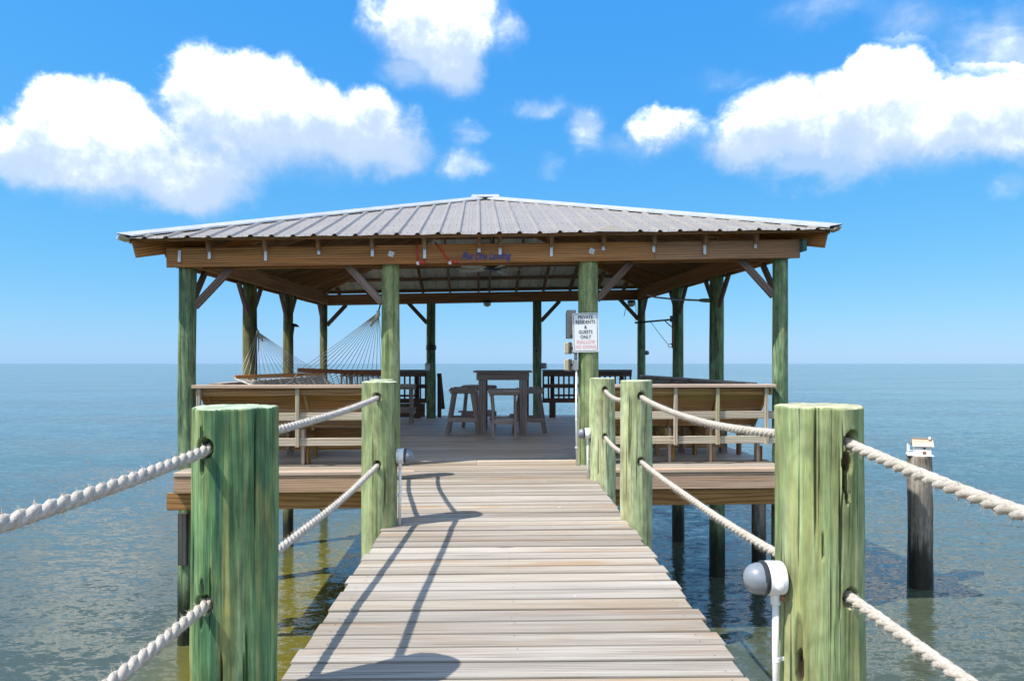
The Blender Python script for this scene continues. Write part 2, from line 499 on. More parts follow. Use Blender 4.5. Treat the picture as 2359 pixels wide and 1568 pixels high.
sl = k.vm('ADD', ripple(1.7, 4.4, 3, .55, .5, .55), ripple(.4, 1.0, 2, .5, .3, .22))
sl = k.vm('ADD', sl, ripple(4.5, 10.5, 3, .6, .6, .80))
sl = k.vm('ADD', sl, ripple(13.0, 27.0, 2, .6, .4, .75))
w4 = k.noise(k.vm('MULTIPLY', pos, (.03, .10, 0)), 1.0, 3, .5)
gust = k.rng(w4, .36, .64, .45, 1.25, True)
sl = k.vm('MULTIPLY', sl, k.xyz(gust, gust, 0.0))
nrm = k.vm('NORMALIZE', k.vm('ADD', sl, (0, 0, 1)))
k.l.new(nrm, b.inputs['Normal'])

# ------------------------------------------------------------------ object helpers
LOC = {}


def tag(o, label=None, cat=None, group=None, kind=None):
    if label:
        o['label'] = label
    if cat:
        o['category'] = cat
    if group:
        o['group'] = group
    if kind:
        o['kind'] = kind
    return o


def empty(name, loc, parent=None):
    o = bpy.data.objects.new(name, None)
    o.empty_display_size = 0.1
    col.objects.link(o)
    loc = Vector(loc)
    LOC[o.name] = loc
    if parent is not None:
        o.parent = parent
        o.location = loc - LOC[parent.name]
    else:
        o.location = loc
    return o


def thing(name, loc, label, cat, group=None):
    return tag(empty(name, loc), label, cat, group)


def add(name, mesh, mw, parent=None):
    """link a mesh object with world matrix mw under parent"""
    o = bpy.data.objects.new(name, mesh)
    col.objects.link(o)
    if parent is not None:
        o.parent = parent
        o.matrix_parent_inverse = Matrix.Translation(-LOC[parent.name])
    o.matrix_basis = mw
    LOC[o.name] = mw.to_translation()
    if parent is not None and parent.type == 'MESH':
        o.matrix_parent_inverse = parent.matrix_basis.inverted()
    return o


def mesh_of(name, verts, faces, mat, smooth=False):
    me = bpy.data.meshes.new(name)
    me.from_pydata([tuple(v) for v in verts], [], faces)
    me.materials.append(MAT[mat])
    if smooth:
        me.polygons.foreach_set('use_smooth', [True] * len(me.polygons))
    me.update()
    return me


BOARD = {}


def board_mesh(L, w, t, mat, ch=0.004):
    key = (round(L, 3), round(w, 3), round(t, 3), mat)
    if key in BOARD:
        return BOARD[key]
    L, w, t = L / 2, w / 2, t / 2
    ch = min(ch, w * .3, t * .3)
    prof = [(-w + ch, -t), (w - ch, -t), (w, -t + ch), (w, t - ch), (w - ch, t), (-w + ch, t), (-w, t - ch), (-w, -t + ch)]
    vs = [(-L, y, z) for y, z in prof] + [(L, y, z) for y, z in prof]
    fs = [(i, i + 8, (i + 1) % 8 + 8, (i + 1) % 8) for i in range(8)]
    fs = [tuple(reversed(f)) for f in fs]
    fs += [tuple(range(8)), tuple(reversed(range(8, 16)))]
    fs = [tuple(reversed(f)) for f in fs]
    me = mesh_of('board', vs, fs, mat)
    bm = bmesh.new()
    bm.from_mesh(me)
    bmesh.ops.recalc_face_normals(bm, faces=bm.faces)
    bm.to_mesh(me)
    bm.free()
    BOARD[key] = me
    return me


def frame(p0, p1, up):
    p0, p1 = Vector(p0), Vector(p1)
    X = (p1 - p0).normalized()
    Z = Vector(up)
    Z = (Z - X * Z.dot(X)).normalized()
    Y = Z.cross(X)
    mw = Matrix((X, Y, Z)).transposed().to_4x4()
    mw.translation = (p0 + p1) / 2
    return mw, (p1 - p0).length


def board(name, p0, p1, w, t, mat, parent=None, up=(0, 0, 1), rot=0.0):
    """a plank: length along p0-p1, thickness t along 'up', width w across"""
    mw, L = frame(p0, p1, up)
    if rot:
        mw = mw @ Matrix.Rotation(rot, 4, 'X')
    return add(name, board_mesh(L, w, t, mat), mw, parent)


def block(name, c, size, mat, parent=None, rz=0.0):
    """chamfered block centred on c, size along x,y,z, turned about z"""
    mw = Matrix.Translation(Vector(c)) @ Matrix.Rotation(rz, 4, 'Z')
    return add(name, board_mesh(size[0], size[1], size[2], mat), mw, parent)


def tube_geo(path, rad, n=8, cap=True):
    """verts and faces of a tube along a list of points"""
    path = [Vector(p) for p in path]
    vs, fs = [], []
    prevn = None
    for i, p in enumerate(path):
        a = path[max(0, i - 1)]
        c = path[min(len(path) - 1, i + 1)]
        t = (c - a).normalized()
        if prevn is None:
            ref = Vector((0, 0, 1)) if abs(t.z) < .9 else Vector((1, 0, 0))
            nn = (ref - t * ref.dot(t)).normalized()
        else:
            nn = (prevn - t * prevn.dot(t)).normalized()
        prevn = nn
        bn = t.cross(nn)
        r = rad[i] if isinstance(rad, (list, tuple)) else rad
        for j in range(n):
            an = 2 * math.pi * j / n
            vs.append(p + (nn * math.cos(an) + bn * math.sin(an)) * r)
    for i in range(len(path) - 1):
        for j in range(n):
            a = i * n + j
            b2 = i * n + (j + 1) % n
            fs.append((a, b2, b2 + n, a + n))
    if cap:
        fs.append(tuple(reversed(range(n))))
        fs.append(tuple(range((len(path) - 1) * n, len(path) * n)))
    return vs, fs


def tube(name, path, rad, mat, parent=None, n=8, smooth=True):
    c = Vector(path[0])
    vs, fs = tube_geo([Vector(p) - c for p in path], rad, n)
    return add(name, mesh_of(name, vs, fs, mat, smooth), Matrix.Translation(c), parent)


def lathe(name, prof, mat, c, axis=(0, 0, 1), parent=None, n=24, smooth=True):
    """prof: list of (radius, height) along axis from c"""
    vs, fs = [], []
    for r, h in prof:
        for j in range(n):
            a = 2 * math.pi * j / n
            vs.append((r * math.cos(a), r * math.sin(a), h))
    for i in range(len(prof) - 1):
        for j in range(n):
            a = i * n + j
            b2 = i * n + (j + 1) % n
            fs.append((a, b2, b2 + n, a + n))
    fs.append(tuple(reversed(range(n))))
    fs.append(tuple(range((len(prof) - 1) * n, len(prof) * n)))
    me = mesh_of(name, vs, fs, mat, smooth)
    if smooth:
        me.set_sharp_from_angle(angle=R(40))
    mw = Matrix.Translation(Vector(c)) @ Vector(axis).to_track_quat('Z', 'Y').to_matrix().to_4x4()
    return add(name, me, mw, parent)


def log_mesh(name, r0, r1, z0, z1, mat, nseg, nring, seed, dents=(), lean=(0, 0), rough=1.0, ztop_fine=None):
    """round timber pile; dents: (angle, z, half width, half height, depth) carved inwards"""
    vs, fs, gv = [], [], []
    zs = []
    if ztop_fine is None:
        zs = [z0 + (z1 - z0) * i / nring for i in range(nring + 1)]
    else:
        nlow = max(6, nring // 12)
        zs = [z0 + (ztop_fine - z0) * i / nlow for i in range(nlow)] + [ztop_fine + (z1 - .006 - ztop_fine) * i / nring for i in range(nring + 1)]
    for i, z in enumerate(zs):
        t = (z - z0) / (z1 - z0)
        r = r0 + (r1 - r0) * t
        for j in range(nseg):
            a = 2 * math.pi * j / nseg
            ca, sa = math.cos(a), math.sin(a)
            q = noise.noise(Vector((ca * 1.3 + seed, sa * 1.3, z * .8))) * .0125 * r / .1
            q += noise.noise(Vector((ca * 6 + seed, sa * 6, z * 1.7))) * .0022 * rough
            q += noise.noise(Vector((ca * 22 + seed, sa * 22, z * 3.0))) * .0009 * rough
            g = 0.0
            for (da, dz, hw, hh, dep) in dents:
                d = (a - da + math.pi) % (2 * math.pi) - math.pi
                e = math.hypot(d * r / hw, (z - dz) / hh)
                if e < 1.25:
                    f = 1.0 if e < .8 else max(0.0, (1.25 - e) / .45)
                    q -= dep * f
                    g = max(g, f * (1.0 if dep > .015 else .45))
            rr = r + q
            vs.append((rr * ca + lean[0] * (z - z0), rr * sa + lean[1] * (z - z0), z))
            gv.append(g)
    nr = len(zs)
    # rounded sawn edge, then top disc
    for dr, dz in ((.004, .004), (.012, .006)):
        for j in range(nseg):
            a = 2 * math.pi * j / nseg
            bx, by, bz = vs[(nr - 1) * nseg + j]
            cx, cy = lean[0] * (z1 - z0), lean[1] * (z1 - z0)
            s = (r1 - dr) / r1
            vs.append((cx + (bx - cx) * s, cy + (by - cy) * s, bz + dz + noise.noise(Vector((math.cos(a) * 2, seed, math.sin(a) * 2))) * .004 + noise.noise(Vector((math.cos(a) * 11, seed, math.sin(a) * 11))) * .002))
            gv.append(0)
    nr += 2
    for i in range(nr - 1):
        for j in range(nseg):
            a = i * nseg + j
            b2 = i * nseg + (j + 1) % nseg
            fs.append((a, b2, b2 + nseg, a + nseg))
    fs.append(tuple(range((nr - 1) * nseg, nr * nseg)))
    me = mesh_of(name, vs, fs, mat, True)
    me.set_sharp_from_angle(angle=R(50))
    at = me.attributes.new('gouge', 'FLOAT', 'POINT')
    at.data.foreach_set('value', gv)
    return me


def text_mesh(name, s, size, mat, extrude=0.0006, shear=0.0, bold=0.0, align='CENTER', spacing=1.0):
    cu = bpy.data.curves.new(name, 'FONT')
    cu.body = s
    cu.size = size
    cu.align_x = align
    cu.align_y = 'CENTER'
    cu.extrude = extrude
    cu.offset = bold
    cu.shear = shear
    cu.space_character = spacing
    tmp = bpy.data.objects.new('tmp_text', cu)
    col.objects.link(tmp)
    dg = bpy.context.evaluated_depsgraph_get()
    me = bpy.data.meshes.new_from_object(tmp.evaluated_get(dg))
    bpy.data.objects.remove(tmp)
    bpy.data.curves.remove(cu)
    me.materials.clear()
    me.materials.append(MAT[mat])
    me.name = name
    return me


# ------------------------------------------------------------------ the water
WATER_Z = -2.0
S = 30000.0
wm = mesh_of('water', [(-S, -S, 0), (S, -S, 0), (S, S, 0), (-S, S, 0)], [(0, 1, 2, 3)], 'bay_water')
tag(add('water', wm, Matrix.Translation((0, 0, WATER_Z))), 'calm grey-green bay water with small ripples reaching to the horizon', None, None, 'structure')

# ------------------------------------------------------------------ pavilion frame of reference
TH = math.atan(0.05)
CT, ST = math.cos(TH), math.sin(TH)
OX, OY = -3.71, 7.80
A = [0.0, 2.305, 4.61, 6.915]
B = [0.0, 2.15, 4.15, 6.9]


def PV(a, b, z):
    return Vector((OX + a * CT - b * ST, OY + a * ST + b * CT, z))


def zt(a, b):                      # the old roof frame is not quite level
    return 0.0225 * a + 0.025 * b


def PR(a, b, h):
    return PV(a, b, h + zt(a, b))


RA_ = PV(1, 0, 0) - PV(0, 0, 0)
RB_ = PV(0, 1, 0) - PV(0, 0, 0)

# ------------------------------------------------------------------ walkway
walk = tag(empty('walkway', (0, 2.5, 0)), 'straight walkway of weathered grey planks leading to the pavilion', None, None, 'structure')


def walk_edges(y):
    xl = -0.785 - 0.0275 * y
    if y > 5.55:                      # the walk widens where it meets the deck
        xl = -1.10 - .10 * (y - 5.55)
    return xl, 0.915 - 0.0105 * y


y = 7.472 - .1422 * 70
i = 0
while True:
    sk = 0.02 + 0.028 * max(0.0, min(1.0, (y - 2.5) / 4.8))
    if y > 7.50:
        break
    xl, xr = walk_edges(y)
    xl += random.uniform(-.016, .010)
    xr += random.uniform(-.012, .018)
    zz = -0.019 + random.uniform(-.0022, .0022)
    p0 = Vector((xl, y + sk * xl + random.uniform(-.001, .001), zz + random.uniform(-.0015, .0015)))
    p1 = Vector((xr, y + sk * xr + random.uniform(-.001, .001), zz + random.uniform(-.0015, .0015)))
    p0 = Vector([round(v, 3) for v in p0])
    board('plank', p0, p1, 0.1345 + random.choice((0, .001, -.0015)), .038, 'deck_wood', walk, rot=random.uniform(-.006, .006))
    y += 0.1422
    i += 1
for sx, off in ((-1, .05), (0, 0), (1, .05)):
    e0, e1 = walk_edges(-2.6), walk_edges(7.2)
    xa = {-1: e0[0] + off, 0: (e0[0] + e0[1]) / 2, 1: e0[1] - off}[sx]
    xb = {-1: -.97 + off, 0: (e1[0] + e1[1]) / 2, 1: e1[1] - off}[sx]
    board('stringer', (xa, -2.6, -.145), (xb, 7.25, -.145), .205, .04, 'fascia_wood', walk, up=(1, 0, 0))
for yb in (-.28, 2.42, 5.12, 6.98):
    e = walk_edges(yb)
    board('cross_beam', (e[0] - .12, yb, -.36), (e[1] + .14, yb, -.36), .2, .045, 'girder_wood', walk, up=(0, 1, 0))
    board('cross_beam', (e[0] - .1, yb - .30, -.36), (e[1] + .12, yb - .30, -.36), .2, .045, 'girder_wood', walk, up=(0, 1, 0))
# nail heads along the stringers
vs, fs = [], []
y = 7.472 - .1422 * 70
while y < 7.5:
    for fx in (.045, .5, .955):
        e = walk_edges(y)
        x = e[0] + (e[1] - e[0]) * fx + random.uniform(-.012, .012)
        sk = 0.02 + 0.028 * max(0.0, min(1.0, (y - 2.5) / 4.8))
        for dy in (-.035, .035):
            if random.random() < .45:
                continue
            c0 = len(vs)
            yy = y + sk * x + dy + random.uniform(-.006, .006)
            for j in range(6):
                an = j * math.pi / 3
                vs.append((x + .0034 * math.cos(an), yy + .0034 * math.sin(an), .0036))
            vs.append((x, yy, .0046))
            for j in range(6):
                fs.append((c0 + j, c0 + (j + 1) % 6, c0 + 6))
    y += 0.1422
tag(add('nail_heads', mesh_of('nail_heads', vs, fs, 'screw_dark'), Matrix.Identity(4), walk), kind='stuff')

# ------------------------------------------------------------------ pavilion deck
deck = tag(empty('pier_deck', PV(3.4, 3.5, 0)), 'square plank deck on pilings under the pavilion roof', None, None, 'structure')
DB0, DB1, DA0, DA1 = -0.44, 7.75, 0.03, 6.87
b = DB0 + .07
row = 0
while b < DB1 - .05:
    cuts = [DA0 + random.uniform(-.012, .012)]
    js = [.9, 2.1, 3.3, 4.5, 5.7]
    random.shuffle(js)
    cuts += sorted(js[:2] if row % 2 else js[:1])
    cuts.append(DA1 + random.uniform(-.012, .012))
    mat = 'deck_wood' if row < 5 else 'floor_wood'
    if row == 0:
        cuts = [DA0, 2.62, 4.66, DA1]
    for q in range(len(cuts) - 1):
        zz = -.019 + random.uniform(-.002, .002)
        board('plank', PV(cuts[q] + .002, b, zz), PV(cuts[q + 1] - .002, b, zz), 0.1345, .038, ('cap_wood' if row == 0 and q != 1 else mat), deck, rot=random.uniform(-.006, .006))
    b += .1422
    row += 1
bend = b - .07
board('fascia', PV(DA0, DB0 + .035, -.132), PV(3.1, DB0 + .035, -.132), .185, .038, 'fascia_wood', deck, up=-RB_)
board('fascia', PV(3.1, DB0 + .036, -.132), PV(DA1, DB0 + .036, -.132), .185, .038, 'fascia_wood', deck, up=-RB_)
board('fascia', PV(DA1 - .03, DB0 + .06, -.14), PV(DA1 - .03, bend, -.14), .2, .038, 'fascia_wood', deck, up=RA_)
board('fascia', PV(DA0 + .03, DB0 + .06, -.14), PV(DA0 + .03, bend, -.14), .2, .038, 'fascia_wood', deck, up=-RA_)
for q, bb in enumerate([DB0 + .10, .15] + [B[1] - .13, B[1] + .13, B[2] - .13, B[2] + .13, B[3] - .13, B[3] + .13]):
    board('girder', PV(-.07, bb, -.325), PV(7.05, bb, -.325), .185, .042, 'girder_wood', deck, up=-RB_)
for aa in [.6 + .62 * i for i in range(10)]:
    board('joist', PV(aa, DB0 + .10, -.135), PV(aa, bend - .03, -.135), .185, .04, 'girder_wood', deck, up=RA_)

# ------------------------------------------------------------------ pavilion
pav = thing('pavilion', PV(3.457, 3.45, 0), 'open wooden pavilion with hipped metal roof on green round posts', 'pavilion')
PW = {(0, 0): .094, (1, 0): .106, (2, 0): .117, (3, 0): .09, (0, 1): .102, (0, 2): .086, (0, 3): .082, (3, 1): .105, (3, 2): .099, (3, 3): .085, (1, 3): .097, (2, 3): .095}
for (i, j), r in PW.items():
    a_, b_ = A[i], B[j]
    top = 2.265 + zt(a_, b_) + .2
    mt = 'piling_post'
    if (i, j) in ((0, 1), (0, 2), (0, 3)):
        mt = 'piling_brown'
    if (i, j) in ((1, 0), (2, 0)):
        mt = 'piling_mid'
    if (i, j) in ((1, 3), (2, 3)):
        mt = 'piling_post'
    me = log_mesh('post', r * 1.08, r * .97, -2.7, top, mt, 28, 60, i * 3.7 + j * 9.1, rough=1.3)
    add('post', me, Matrix.Translation(PV(a_, b_, 0)), pav)
for i in (1, 2):                                   # pilings that stop under the deck
    for j in (1, 2):
        me = log_mesh('pile', .11, .105, -2.7, -.24, 'piling_brown', 20, 20, i + j * 5)
        add('pile', me, Matrix.Translation(PV(A[i], B[j], 0)), pav)

BH, BT = .215, .042
BZ = 2.265 + BH / 2
# front beam: two lengths, then the inner front beam, sides and back
board('beam', PR(-.17, -.125, BZ), PR(5.36, -.125, BZ), BH, BT, 'beam_wood', pav, up=-RB_)
board('beam', PR(5.364, -.124, BZ), PR(7.09, -.124, BZ), BH, BT, 'beam_wood', pav, up=-RB_)
board('beam', PR(-.05, .125, BZ), PR(6.97, .125, BZ), BH, BT, 'beam_wood', pav, up=-RB_)
for aa, s in ((A[0] - .115, -1), (A[0] + .115, -1), (A[3] - .115, 1), (A[3] + .115, 1)):
    dz = .012 if abs(aa - 3.45) > 3.5 else .0
    board('beam', PR(aa, -.10 + .0, BZ + dz), PR(aa, 7.02, BZ + dz), BH, BT, 'beam_wood', pav, up=RA_ * s)
board('beam_end', PR(7.112, -.22, BZ + .03), PR(7.112, -.02, BZ + .03), .13, .05, 'teal_wood', pav, up=RA_)
for bb in (B[3] - .115, B[3] + .115):
    board('beam', PR(-.1, bb, BZ - .004), PR(7.02, bb, BZ - .004), BH, BT, 'beam_wood', pav, up=-RB_)


def brace(a0, b0, da, db, r):
    """diagonal from a post up to the beam"""
    z1 = 2.262 + zt(a0, b0)
    n = Vector((da, db, 0))
    p0 = PV(a0 + da * (r - .01), b0 + db * (r - .01), z1 - .43)
    p1 = PV(a0 + da * (r + .40), b0 + db * (r + .40), z1 + .012)
    upv = (RB_ if da else RA_)
    board('brace', p0, p1, .085, .04, 'brace_wood', pav, up=upv)


for (a0, b0, da, db, i, j) in [(A[0], 0, 1, 0, 0, 0), (A[0], 0, 0, 1, 0, 0), (A[1], 0, -1, 0, 1, 0), (A[2], 0, 1, 0, 2, 0), (A[3], 0, -1, 0, 3, 0), (A[3], 0, 0, 1, 3, 0),
                               (A[0], B[1], 0, -1, 0, 1), (A[0], B[1], 0, 1, 0, 1), (A[0], B[2], 0, -1, 0, 2), (A[0], B[2], 0, 1, 0, 2), (A[0], B[3], 0, -1, 0, 3), (A[0], B[3], 1, 0, 0, 3),
                               (A[3], B[1], 0, -1, 3, 1), (A[3], B[1], 0, 1, 3, 1), (A[3], B[2], 0, -1, 3, 2), (A[3], B[2], 0, 1, 3, 2), (A[3], B[3], 0, -1, 3, 3), (A[3], B[3], -1, 0, 3, 3),
                               (A[1], B[3], -1, 0, 1, 3), (A[2], B[3], 1, 0, 2, 3)]:
    brace(a0, b0, da, db, PW[(i, j)])

# roof planes
EA0, EA1, EB0, EB1, EH = -.58, 7.46, -.42, 7.32, 2.552
CA, CB, AH = (EA0 + EA1) / 2, (EB0 + EB1) / 2, 3.765
SLF = (AH - EH) / (CB - EB0)
SLS = (AH - EH) / (CA - EA0)


def hroof(a, b):
    return EH + min(SLF * (b - EB0), SLF * (EB1 - b), SLS * (a - EA0), SLS * (EA1 - a))


roof = empty('roof', PV(CA, CB, 2.56), pav)


def slope_pt(side, s, t, dh=0.0):
    """s along the eave, t inwards from the eave, both in plan metres"""
    if side == 'front':
        a_, b_, h = s, EB0 + t, EH + SLF * t
    elif side == 'back':
        a_, b_, h = s, EB1 - t, EH + SLF * t
    elif side == 'left':
        a_, b_, h = EA0 + t, s, EH + SLS * t
    else:
        a_, b_, h = EA1 - t, s, EH + SLS * t
    return PR(a_, b_, h + dh)


SIDE = {'front': (EA0, EA1, CB - EB0), 'back': (EA0, EA1, CB - EB0), 'left': (EB0, EB1, CA - EA0), 'right': (EB0, EB1, CA - EA0)}
RIB = .2255
screw_v, screw_f = [], []
for side, (s0, s1, T) in SIDE.items():
    half = (s1 - s0) / 2

    def tmax(s):
        return max(0.0, T * min((s - s0) / half, (s1 - s) / half))
    nrib = int((s1 - s0) / RIB)
    first = s0 + ((s1 - s0) - nrib * RIB) / 2
    pts = [(s0, 0)]
    for q in range(nrib + 1):
        c0 = first + q * RIB
        for ds, dh in ((-.032, 0), (-.012, .024), (.012, .024), (.032, 0)):
            if s0 < c0 + ds < s1:
                pts.append((c0 + ds, dh))
        for ds in (.09, .135):
            for e, dh in ((-.012, 0), (0, .003), (.012, 0)):
                if s0 < c0 + ds + e < s1:
                    pts.append((c0 + ds + e, dh))
    pts.append((s1, 0))
    pts.sort()
    grp = {}
    for idx, (s, dh) in enumerate(pts):
        grp.setdefault(int((s - s0) / (RIB * 4)), []).append(idx)
    for g in sorted(grp):
        ids = grp[g]
        if ids[-1] + 1 < len(pts):
            ids = ids + [ids[-1] + 1]
        if len(ids) < 3:
            continue
        jit = random.uniform(-.012, .006)
        lift = .0015 * (g % 2)
        org = slope_pt(side, (pts[ids[0]][0] + pts[ids[-1]][0]) / 2, .3)
        vs, fs = [], []
        for q in ids:
            s, dh = pts[q]
            tm = tmax(s)
            tmid = tm * .5
            for t in (jit if tm > .05 else 0, tmid, tm):
                sag = -.004 * math.sin(t * 5 + s * 2) if t > .1 else -.004 + .004 * math.sin(s * 9.0)
                vs.append(slope_pt(side, s, t, dh + lift + sag) - org)
        flip = side in ('back', 'left')
        for q in range(len(ids) - 1):
            for e in (0, 1):
                f_ = (q * 3 + e, q * 3 + 3 + e, q * 3 + 4 + e, q * 3 + 1 + e)
                fs.append(tuple(reversed(f_)) if flip else f_)
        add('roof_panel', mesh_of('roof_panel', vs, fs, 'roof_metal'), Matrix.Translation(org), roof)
    # fixing screws on the purlin lines
    t = .06
    while t < T:
        for q in range(nrib + 1):
            for ds in (.045, .1127, .18):
                if ds == .1127 and int(t * 10) % 2:
                    continue
                s = first + q * RIB + ds
                if s < s1 and tmax(s) > t + .12:
                    p = slope_pt(side, s, t + random.uniform(-.012, .012), .005)
                    c0 = len(screw_v)
                    for e in range(6):
                        an = e * math.pi / 3
                        screw_v.append(p + RA_ * (.0085 * math.cos(an)) + RB_ * (.0085 * math.sin(an)) + Vector((0, 0, (SLF if side == 'front' else 0) * .0085 * math.sin(an))))
                    screw_v.append(p + Vector((0, 0, .006)))
                    for e in range(6):
                        screw_f.append((c0 + e, c0 + (e + 1) % 6, c0 + 6))
        t += .62
    # purlins and rafters
    t = .11
    while t < T - .15:
        inset = half * (t / T) + .06
        p0 = slope_pt(side, s0 + inset, t, -.031)
        p1 = slope_pt(side, s1 - inset, t, -.031)
        upv = (slope_pt(side, s0, 1, 0) - slope_pt(side, s0, 0, 0)).cross(p1 - p0)
        if upv.z < 0:
            upv = -upv
        board('purlin', p0, p1, .089, .036, 'rafter_wood', roof, up=upv)
        t += .62
    if side in ('front', 'back'):
        rs = [.31, .93, 1.52, 2.12, 2.71, 3.33, 3.57, 4.16, 4.76, 5.35, 5.95, 6.55]
    else:
        rs = [EB0 + .7 + .61 * q for q in range(11)]
    for s in rs:
        tm = tmax(s)
        if tm < .25:
            continue
        p0 = slope_pt(side, s, .20, -.051 - .07)
        p1 = slope_pt(side, s, tm - .04, -.051 - .07)
        acr = slope_pt(side, s + 1, 0) - slope_pt(side, s, 0)
        board('rafter', p0, p1, .135, .038, 'rafter_wood', roof, up=acr)
tag(add('roof_screws', mesh_of('roof_screws', screw_v, screw_f, 'screw_dark'), Matrix.Identity(4), roof), kind='stuff')

# hips: rafter below, bent metal cap above
for (ca, cb, da, db) in ((EA0, EB0, 1, 1), (EA1, EB0, -1, 1), (EA0, EB1, 1, -1), (EA1, EB1, -1, -1)):
    ap = PR(CA, CB, AH - .15)
    pc = PR(ca + da * .13, cb + db * .13, EH - .10)
    acr = Vector((0, 0, 1)).cross(ap - pc)
    board('hip_rafter', pc, ap, .19, .045, 'beam_wood', roof, up=acr)
    org = PR(ca, cb, EH)
    vs, fs = [], []
    n = 24
    for q in range(n + 1):
        u = q / n * .985
        a_, b_ = ca + (CA - ca) * u, cb + (CB - cb) * u
        h = EH + (AH - EH) * u
        wob = .004 * math.sin(q * 2.1 + ca)
        w_ = .155
        wa = min(w_, abs(CA - a_) + .02)
        wb = min(w_, abs(CB - b_) + .02)
        row_ = [(a_ + da * wa, b_, h + .015), (a_ + da * wa, b_, h + .032 + wob), (a_, b_, h + .058), (a_, b_ + db * wb, h + .032 - wob), (a_, b_ + db * wb, h + .015)]
        for r_ in row_:
            vs.append(PR(*r_) - org)
    for q in range(n):
        for e in range(4):
            fs.append((q * 5 + e, q * 5 + e + 1, q * 5 + 6 + e, q * 5 + 5 + e))
    add('hip_cap', mesh_of('hip_cap', vs, fs, 'cap_metal'), Matrix.Translation(org), roof)
vs = []
for da, db in ((-.24, -.16), (.24, -.16), (.24, .16), (-.24, .16)):
    vs.append(PR(CA + da, CB + db, AH + .005))
for da, db in ((-.22, -.02), (.22, -.02), (.22, .02), (-.22, .02)):
    vs.append(PR(CA + da, CB + db, AH + .075))
add('ridge_cap', mesh_of('ridge_cap', [v - PR(CA, CB, AH) for v in vs], [(0, 1, 5, 4), (1, 2, 6, 5), (2, 3, 7, 6), (3, 0, 4, 7), (4, 5, 6, 7)], 'cap_metal'), Matrix.Translation(PR(CA, CB, AH)), roof)
# torn strip of sheet at the eave
fl = [slope_pt('front', 4.62, -.02, .012), slope_pt('front', 4.98, -.03, .006), slope_pt('front', 4.90, .10, .05), slope_pt('front', 4.74, .13, .055), slope_pt('front', 4.6, .06, .02), slope_pt('front', 4.8, .05, .07)]
c0 = fl[0]
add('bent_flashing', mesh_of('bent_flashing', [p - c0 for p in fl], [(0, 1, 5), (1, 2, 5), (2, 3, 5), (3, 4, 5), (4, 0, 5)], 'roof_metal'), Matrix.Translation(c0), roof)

# galvanised straps and washers on the front beam
for q, s in enumerate([-.02, .31, .93, 1.52, 2.12, 2.71, 3.33, 3.57, 4.16, 4.76, 5.35, 5.95, 6.55]):
    hh = .13 + .03 * ((q * 7) % 3)
    p0 = PR(s, -.155, BZ + BH / 2 + .03 - (.06 if q == 0 else 0))
    p1 = p0 - Vector((0, 0, hh))
    mw = frame(p0 + RB_ * .0, p1 - RB_ * .012, -RB_)[0]
    add('metal_strap', board_mesh(hh, .034, .004, 'galvanised'), mw, pav)
for s, bb in ((2.33, 0), (4.63, 0)):
    p = PR(s, -.15, BZ + .005)
    mw = Matrix.Translation(p) @ Matrix.Rotation(TH, 4, 'Z') @ Matrix.Rotation(.35, 4, 'Y')
    pl = add('washer_plate', board_mesh(.06, .006, .06, 'galvanised'), mw, pav)
    lathe('bolt_head', [(.013, 0), (.013, .012), (.009, .016)], 'galvanised', p - RB_ * .003, -RB_, pl, 8)

# ------------------------------------------------------------------ benches
def bench(name, a0, b0, ux, uy, L, studs, label, mats=('bench_wood', 'rail_wood', 'cap_wood')):
    """bench whose high back leans outwards; ux along its length, uy towards the sitter (pavilion axes)"""
    seatm, railm, capm = mats

    def F(x, y, z):
        return PV(a0 + ux[0] * x + uy[0] * y, b0 + ux[1] * x + uy[1] * y, z)
    X = F(1, 0, 0) - F(0, 0, 0)
    Y = F(0, 1, 0) - F(0, 0, 0)
    t = thing(name, F(L / 2, .45, 0), label, 'bench', 'built-in benches round the pavilion deck')
    board('cap_board', F(-.02, .045, .921), F(L + .02, .045, .921), .15, .036, capm, t)
    board('top_rail', F(0, .062, .855), F(L, .062, .855), .088, .036, seatm, t, up=Y)
    for z in (.577, .287):
        m_ = L * random.uniform(.35, .62)
        board('rail', F(0, .058, z), F(m_ - .002, .058, z), .088, .036, railm, t, up=Y)
        board('rail', F(m_, .058, z), F(L + .05, .058, z), .088, .036, railm, t, up=Y)
    slope = (Vector(F(0, .10, .88)) - Vector(F(0, .50, .44))).normalized()
    nrm = X.cross(slope)
    for q in range(4):
        f = .07 + .145 * q
        c = F(0, .50, .44) + slope * f
        board('back_slat', c + X * .01, c + X * (L - .01), .14, .034, seatm, t, up=nrm)
    for q in range(3):
        board('seat_slat', F(.01, .56 + .145 * q, .43), F(L - .01, .56 + .145 * q, .43), .14, .036, seatm, t)
    for q, z in enumerate((.30, .16)):
        board('skirt_board', F(.02, .90, z), F(L - .25, .90, z), .135, .034, seatm, t, up=Y)
    for x in studs:
        board('stud', F(x, .018, .90), F(x, .018, .235), .04, .042, railm, t, up=Y)
        board('back_support', F(x + .05, .09, .90), F(x + .05, .56, .40), .085, .038, seatm, t, up=X)
        board('seat_bearer', F(x - .04, .26, .365), F(x - .04, .885, .365), .085, .036, seatm, t, up=X)
        board('leg', F(x, .29, .41), F(x, .29, .002), .085, .036, capm, t, up=X)
        board('leg', F(x + .05, .31, .18), F(x + .05, .31, .002), .06, .036, seatm, t, up=X)
        board('leg', F(x, .86, .345), F(x, .86, .002), .085, .04, seatm, t, up=X)
    return t


